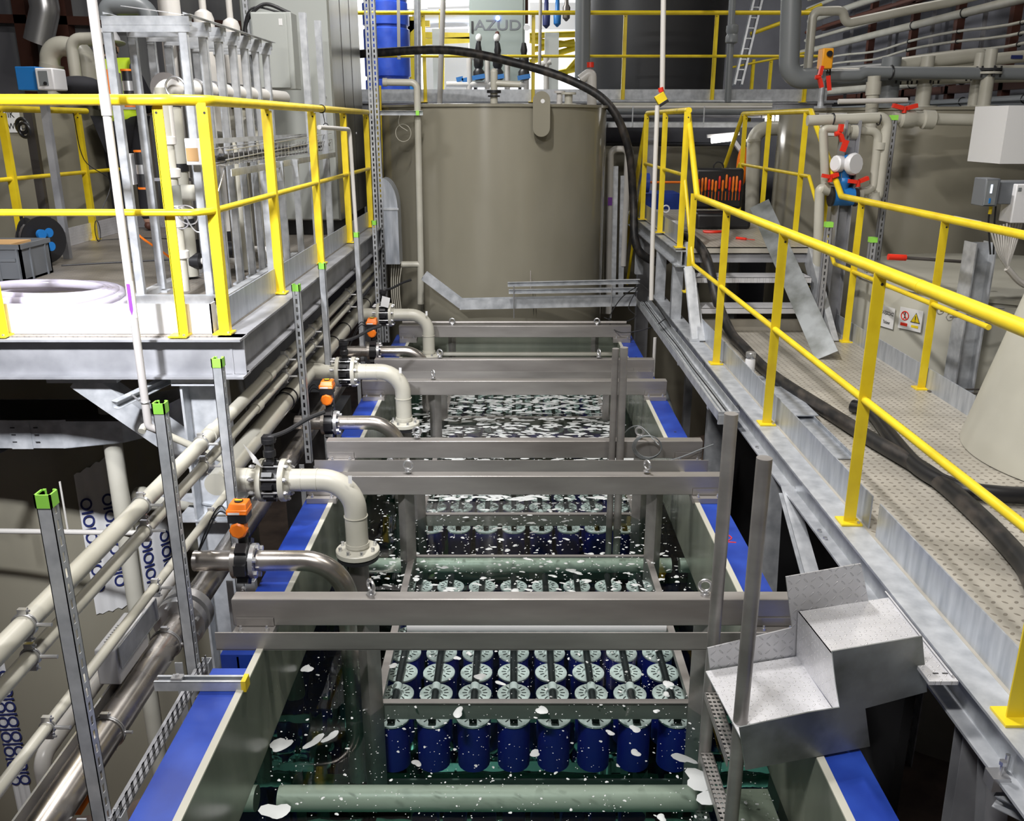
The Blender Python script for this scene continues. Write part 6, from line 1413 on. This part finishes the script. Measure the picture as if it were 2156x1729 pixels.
a, b = at(2068, 435, y=5.6), at(2098, 376, y=5.6); c2 = at(2140, 400, y=5.7)
MB().bx(a.x, b.x+.03, 5.6, 5.75, a.z, b.z).bx(b.x+.03, c2.x+.1, 5.64, 5.8, a.z+.01, b.z-.02).build('housing', 'crate', ctl, bevel=.006)
MB().bx(a.x+.005, b.x+.01, 5.592, 5.6, a.z+.01, b.z-.01).build('front_panel', 'pvc_grey', ctl)
MB().bx(a.x+.03, b.x-.02, 5.588, 5.592, a.z+.08, b.z-.035).build('display', 'lcd', ctl)
MB().bx(a.x+.03, b.x-.02, 5.588, 5.592, a.z+.02, a.z+.05).build('keypad', 'blueinst', ctl)
MB().spline([(a.x+.08, 5.65, a.z), (a.x+.08, 5.65, a.z-.1), (a.x+.13, 5.66, a.z-.3)], .006, 6).spline([(a.x+.11, 5.65, a.z), (a.x+.12, 5.65, a.z-.12), (a.x+.15, 5.66, a.z-.3)], .006, 6).build('cable', 'black', ctl)
MB().cyl((a.x+.08, 5.65, a.z-.05), (a.x+.08, 5.65, a.z), .011, seg=10).build('yellow_gland', 'yellow', ctl)
# red handled bar
o = thing('red_grip_bar', 'long steel bar with red grip resting between tank and steel column', 'tool', (2.9, 6.4, -1))
a, b, c_ = at(1870, 541, y=6.3), at(1907, 543, y=6.3), at(2055, 553, y=6.3)
MB().cyl(a, b, .022, seg=16).build('red_grip', 'red', o); MB().cyl(b, c_, .012, seg=10).build('bar', 'dirt_steel', o)
for i, (u, v, dv) in enumerate(((1940, 820, 0), (1965, 828, 0))):
    a = at(u, v, x=2.72); solo('rod_clamp', MB().cb(a, .07, .03, .035).cyl(a, a+Vector((.5, 0, .0)), .006, seg=8), 'dirt_steel', ('left' if i == 0 else 'right')+' small beam clamp with rod at the foot of right railing', 'clamp')
for i, (u, v) in enumerate(((1980, 655), (2000, 668))):
    a = at(u, v, x=2.70); solo('rail_clamp', MB().torus(a, (0, 1, 0), .022, .004, 20, 6).cyl(a, a+Vector((.4, 0, .02)), .006, seg=8), 'zinc', ('left' if i == 0 else 'right')+' pipe clamp with rod on the right middle rail', 'clamp')
# ---- flow meter group
fmx = thing('flow_meter', 'blue flow meter with two round white covers behind the landing railing', 'instrument', (2.8, 7.6, -.5))
c = at(1780, 345, y=7.55)
MB().ball(c, .075, (1, 1, 1)).cyl(c, c+Vector((0, 0, -.12)), .05, .04).build('meter_head', 'blueinst', fmx)
MB().lathe(c+Vector((.03, -.04, .0)), [(.082, 0), (.088, .01), (.088, .04), (.078, .055)], axis=(.55, -1, .05), seg=12).build('round_cover', 'white', fmx)
MB().lathe(c+Vector((-.04, -.02, .0)), [(.06, 0), (.066, .01), (.066, .06), (.055, .07)], axis=(-1, -.4, .05), seg=12).build('round_cover', 'white', fmx)
MB().lathe(c+Vector((0, 0, -.11)), [(.05, 0), (.06, -.02), (.06, -.04), (.045, -.06), (.045, -.12)], seg=20).cyl(c+Vector((-.08, 0, -.26)), c+Vector((.09, 0, -.26)), .075, seg=24).build('meter_body', 'blueinst', fmx)
MB().cyl(c+Vector((.09, 0, -.26)), c+Vector((.12, 0, -.26)), .08, seg=24).cyl(c+Vector((-.1, 0, -.26)), c+Vector((-.08, 0, -.26)), .08, seg=24).build('black_flange', 'black', fmx)
def handle(u, v, y, w_, h_, lb, par=None, rot=0):
    p = at(u, v, y=y); R = Matrix.Rotation(math.radians(rot), 3, 'Y')
    m = MB().cb(p+R@Vector((-w_*.3, 0, 0)), w_*.45, .05, h_, R@Matrix.Rotation(.25, 3, 'Y')).cb(p+R@Vector((w_*.3, 0, 0)), w_*.45, .05, h_, R@Matrix.Rotation(-.25, 3, 'Y')).cyl(p, p+R@Vector((0, 0, -.05)), .02, seg=10)
    if par is not None: return m.build('valve_handle', 'red', par)
    return solo('valve_handle', m, 'red', lb, 'valve handle')
k = lambda u, v, y=7.6: tuple(at(u, v, y=y))
pg = thing('pipe_loop', 'beige pipe group with red handled valves around the flow meter', 'pipe', (2.8, 7.7, -.5))
MB().tube([k(1718, 660), k(1726, 395), k(1745, 397)], .04, .05, 18).build('lower_left_pipe', 'pvc', pg)
MB().tube([k(1738, 400), k(1733, 270), k(1750, 270), k(1850, 277), k(1838, 405), k(1800, 400)], .035, .07, 18).build('inner_loop', 'pvc', pg)
MB().tube([k(1700, 254), k(1870, 247), k(1848, 418), k(1830, 412)], .042, .07, 18).build('outer_loop', 'pvc', pg)
MB().cyl(k(1840, 405), k(1842, 430), .052, seg=18).cyl(k(1853, 300), k(1851, 315), .05, seg=18).cyl(k(1790, 278), k(1804, 279), .06, seg=18).cyl(k(1772, 274), k(1785, 275), .055, seg=18).cyl(k(1798, 408), k(1815, 408), .05, seg=18).cyl(k(1730, 395), k(1752, 400), .055, seg=18).build('pipe_socket', 'pvc', pg)
for u, v, w_, h_, rt_ in ((1771, 280, .13, .03, 80), (1748, 370, .12, .03, -5), (1806, 380, .16, .03, -8)): handle(u, v, 7.5, w_, h_, '', pg, rt_)
for u in (1753, 1850): MB().torus(k(u, 251), (1, 0, 0), .045, .006, 20, 6).build('black_band', 'black', pg)
MB().cb(at(1778, 307, y=7.45), .05, .003, .09, Matrix.Rotation(.25, 3, 'Y')).build('red_tag', 'red', pg)
o = thing('level_valve_pipe', 'straight beige pipe with red T handle crossing the big right tank', 'pipe', (4, 8.2, .0))
k = lambda u, v, y=8.2: tuple(at(u, v, y=y))
MB().cyl(k(1880, 249), k(2200, 256), .05, seg=20).build('pipe', 'pvc', o)
MB().lathe(k(1893, 250), [(.05, 0), (.075, .02), (.075, .12), (.06, .14), (.06, .2), (.08, .21), (.08, .3), (.05, .32)], axis=(1, 0, -.03), seg=20).cyl(k(1905, 250), k(1905, 232), .045, seg=16).build('valve_body', 'pvc', o)
handle(1905, 225, 8.15, .2, .035, '', o)
o = thing('tank_vertical_pipe', 'upright beige pipe entering the right tank lid between loops', 'pipe', (3.1, 8.4, 0))
MB().cyl(k(1832, 275, 8.5), k(1841, 160, 8.5), .055, seg=20).cyl(k(1838, 200, 8.5), k(1840, 172, 8.5), .065, seg=20).build('pipe', 'pvc', o)
solo('pink_pipe', MB().tube([k(1765, 214, 8.3), k(1910, 211, 8.3)], .022, 0, 12), 'pvc_white', 'thin pinkish pipe lying along the rim of the right tank', 'pipe')
# nozzles with dark flanges on the right tank lid
for i, (u, v, y, r, h, mt) in enumerate(((1942, 215, 9.2, .07, .25, 'pvc'), (1868, 205, 9.3, .1, .25, 'pvc_grey'), (2050, 215, 9.2, .055, .28, 'pvc'), (2072, 214, 9.0, .06, .3, 'pvc'), (1728, 216, 9.4, .03, .3, 'galv'))):
    p = at(u, v, y=y); p.z = .14
    o = thing('lid_nozzle', ('flanged pipe stub in the middle of the right tank lid', 'thick grey stub on the right tank lid below the wide pipe', 'left one of two close flanged stubs at far right', 'right one of two close flanged stubs at far right', 'thin stub with flanges under the red and orange fittings')[i], 'pipe', tuple(p), 'flanged stubs on the right tank')
    MB().cyl(p, p+Vector((0, 0, h)), r, seg=20).cyl(p, p+Vector((0, 0, .02)), r*2, seg=20).build('pipe', mt, o)
    MB().cyl(p+Vector((0, 0, h)), p+Vector((0, 0, h+.02)), r*2, seg=20).build('flange', mt, o)
    MB().cyl(p+Vector((0, 0, h+.03)), p+Vector((0, 0, h+.05)), r*1.9, seg=20).bolts(p+Vector((0, 0, h+.02)), (0, 0, 1), r*1.7, 6, .01, .05).build('dark_flange', 'dark', o)
    MB().cyl(p+Vector((0, 0, h+.05)), p+Vector((0, 0, h+.22)), r*.9, seg=20).build('upper_pipe', mt, o)
# upper right pipes above the tank
for i, (pts, y, r, mt, lb) in enumerate((
     ([(1668, -60), (1660, 168), (1780, 160), (1880, 152)], 9.6, .1, 'pvc_grey', 'thick grey pipe dropping then turning right above the tank lid'),
     ([(1738, 155), (2160, 148)], 9.2, .05, 'pvc', 'beige pipe running level just above the thick grey one'),
     ([(1735, 160), (1810, 158), (1820, 152), (2160, 156)], 9.0, .055, 'pvc_grey', 'long grey level pipe over the right tank with black clamps'),
     ([(1885, 138), (2045, 118), (2066, 116), (2066, 150)], 9.4, .07, 'pvc', 'thick beige pipe rising gently to an elbow at the upper right'),
     ([(1700, 150), (1712, 24), (1775, 22), (1780, 50), (1930, 18), (2000, 5), (2100, -20)], 9.8, .045, 'pvc', 'beige pipe stepping up and along the rack at top right'),
     ([(1990, 135), (2160, 118)], 9.9, .06, 'pvc', 'beige pipe with blue arrow sticker at the right edge'),
     ([(1880, 168), (2160, 162)], 9.6, .05, 'pvc', 'lower beige pipe between the tank stubs at right'))):
    o = solo('overhead_pipe', MB().tube([tuple(at(u, v, y=y)) for u, v in pts], r, r*1.6, 18), mt, lb, 'pipe', 'pipes above the right tank')
solo('blue_arrow_sticker', MB().cb(at(2141, 120, y=9.83), .12, .002, .035), 'navy', 'blue arrow sticker on the beige pipe at the right edge', 'sticker')
m = MB()
for u, v in ((1743, 155), (1876, 153), (2082, 154)): m.torus(at(u, v, y=9.0), (1, 0, 0), .062, .008, 20, 6)
solo('pipe_clamps', m, 'black', 'black clamps around the long grey level pipe above tank', 'clamp')
o = thing('orange_switch_box', 'orange switch box with round black knob above a red valve handle and tag', 'box', (3.0, 8.9, .5))
a, b = at(1725, 145, y=8.8), at(1757, 101, y=8.8)
MB().bx(a.x+.02, b.x, 8.8, 8.95, a.z, b.z).build('box_body', 'amber', o, bevel=.01)
MB().cyl(((a.x+b.x)/2+.015, 8.79, b.z-.05), ((a.x+b.x)/2+.015, 8.77, b.z-.05), .026, seg=20).build('black_knob', 'black', o)
handle(1728, 162, 8.75, .18, .03, '', o, 85)
MB().cb(at(1745, 175, y=8.7), .04, .003, .13, Matrix.Rotation(-.2, 3, 'Y')).build('red_tag', 'red', o)
# pipe rack on the right wall: long runs going back
rk = thing('pipe_rack', 'steel pipe rack on the right wall with primer red posts', 'rack', (6, 12, FL))
for i, y in enumerate((8.5, 10.2, 11.9, 13.6, 15.3, 17.0, 19.0)):
    MB().bx(7.0, 7.12, y, y+.12, FL, 6.1).build('rack_post', 'rust', rk)
    MB().chan((6.75, y+.3, -.3), (6.75, y+.3, 3.6), .05, .05, .004, up=(0, 1, 0)).build('strut_post', 'galv_web', rk)
for z in (.45, 2.0, 3.2): MB().bx(7.0, 7.1, 8, 22, z, z+.12).build('rack_rail', 'rust', rk)
rnd = random.Random(5)
runs = [(6.55, .62, .075, 'pvc', 0), (6.4, .85, .02, 'pvc', 1), (6.4, .98, .02, 'pvc', 1), (6.4, 1.11, .02, 'pvc', 1), (6.4, 1.24, .02, 'pvc', 1), (6.45, 1.5, .06, 'pvc', 0), (6.5, 1.75, .035, 'pvc', 0), (6.5, 1.92, .035, 'rust', 0), (6.55, 2.15, .06, 'pvc', 0), (6.5, 2.4, .04, 'pvc', 0),
        (6.5, 2.6, .05, 'pvc', 0), (6.6, 2.85, .04, 'pvc_grey', 0), (6.5, 3.1, .045, 'pvc', 0), (6.6, .3, .05, 'pvc_grey', 0), (6.75, .12, .04, 'pvc', 0), (6.5, 3.4, .05, 'pvc', 0), (6.55, 3.7, .04, 'pvc', 0)]
nm = ['lowest thick', 'lowest thin', 'second lowest thin', 'third lowest thin', 'fourth lowest thin', 'first thick run above the four thin', 'slim run above the first thick', 'primer red', 'second thick run above red', 'slim run above second thick', 'medium run in upper half', 'grey slim', 'medium run near the top', 'low grey', 'lowest slim behind the tank', 'second from the top', 'topmost slim']
for (x, z, r, mt, sag), nme in zip(runs, nm):
    pts = [(x+(.01*rnd.uniform(-1, 1)), y, z+(.035*math.sin(y*1.3+z) if sag else 0)) for y in (6.6, 8, 9.5, 11, 12.5, 14, 15.5, 17, 19, 21.5)]
    o = thing('rack_pipe', nme+' pipe on the right wall rack', 'pipe', (x, 12, z), 'pipes on the right wall rack')
    MB().spline(pts, r, 10, 3).build('pipe', mt, o)
    m = MB()
    for y in (8.8, 10.5, 12.2, 13.9, 15.6): m.torus((x, y, z+(.035*math.sin(y*1.3+z) if sag else 0)), (0, 1, 0), r+.008, .008, 14, 6)
    m.build('pipe_clamp', 'black', o)
solo('green_girder', MB().ibeam((6.6, 7, .2), (6.6, 21, .2), .12, .2, .02), 'pvc_grey', 'dull green grey girder along the right wall below the pipes', 'girder')
solo('window_band', MB().bx(7.5, 7.58, 9, 21, .75, 1.3), 'wall', 'pale strip on the right wall between the rack posts', 'panel')
# lower right dark clutter between tank and walkway
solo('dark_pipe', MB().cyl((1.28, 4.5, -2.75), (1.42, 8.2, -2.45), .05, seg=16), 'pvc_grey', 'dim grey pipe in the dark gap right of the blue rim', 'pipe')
solo('upright_pipe', MB().cyl((1.23, 7.6, -2.4), (1.23, 7.6, -1.78), .015, seg=10), 'pvc_white', 'short thin white upright pipe at right end of farthest beam', 'pipe')
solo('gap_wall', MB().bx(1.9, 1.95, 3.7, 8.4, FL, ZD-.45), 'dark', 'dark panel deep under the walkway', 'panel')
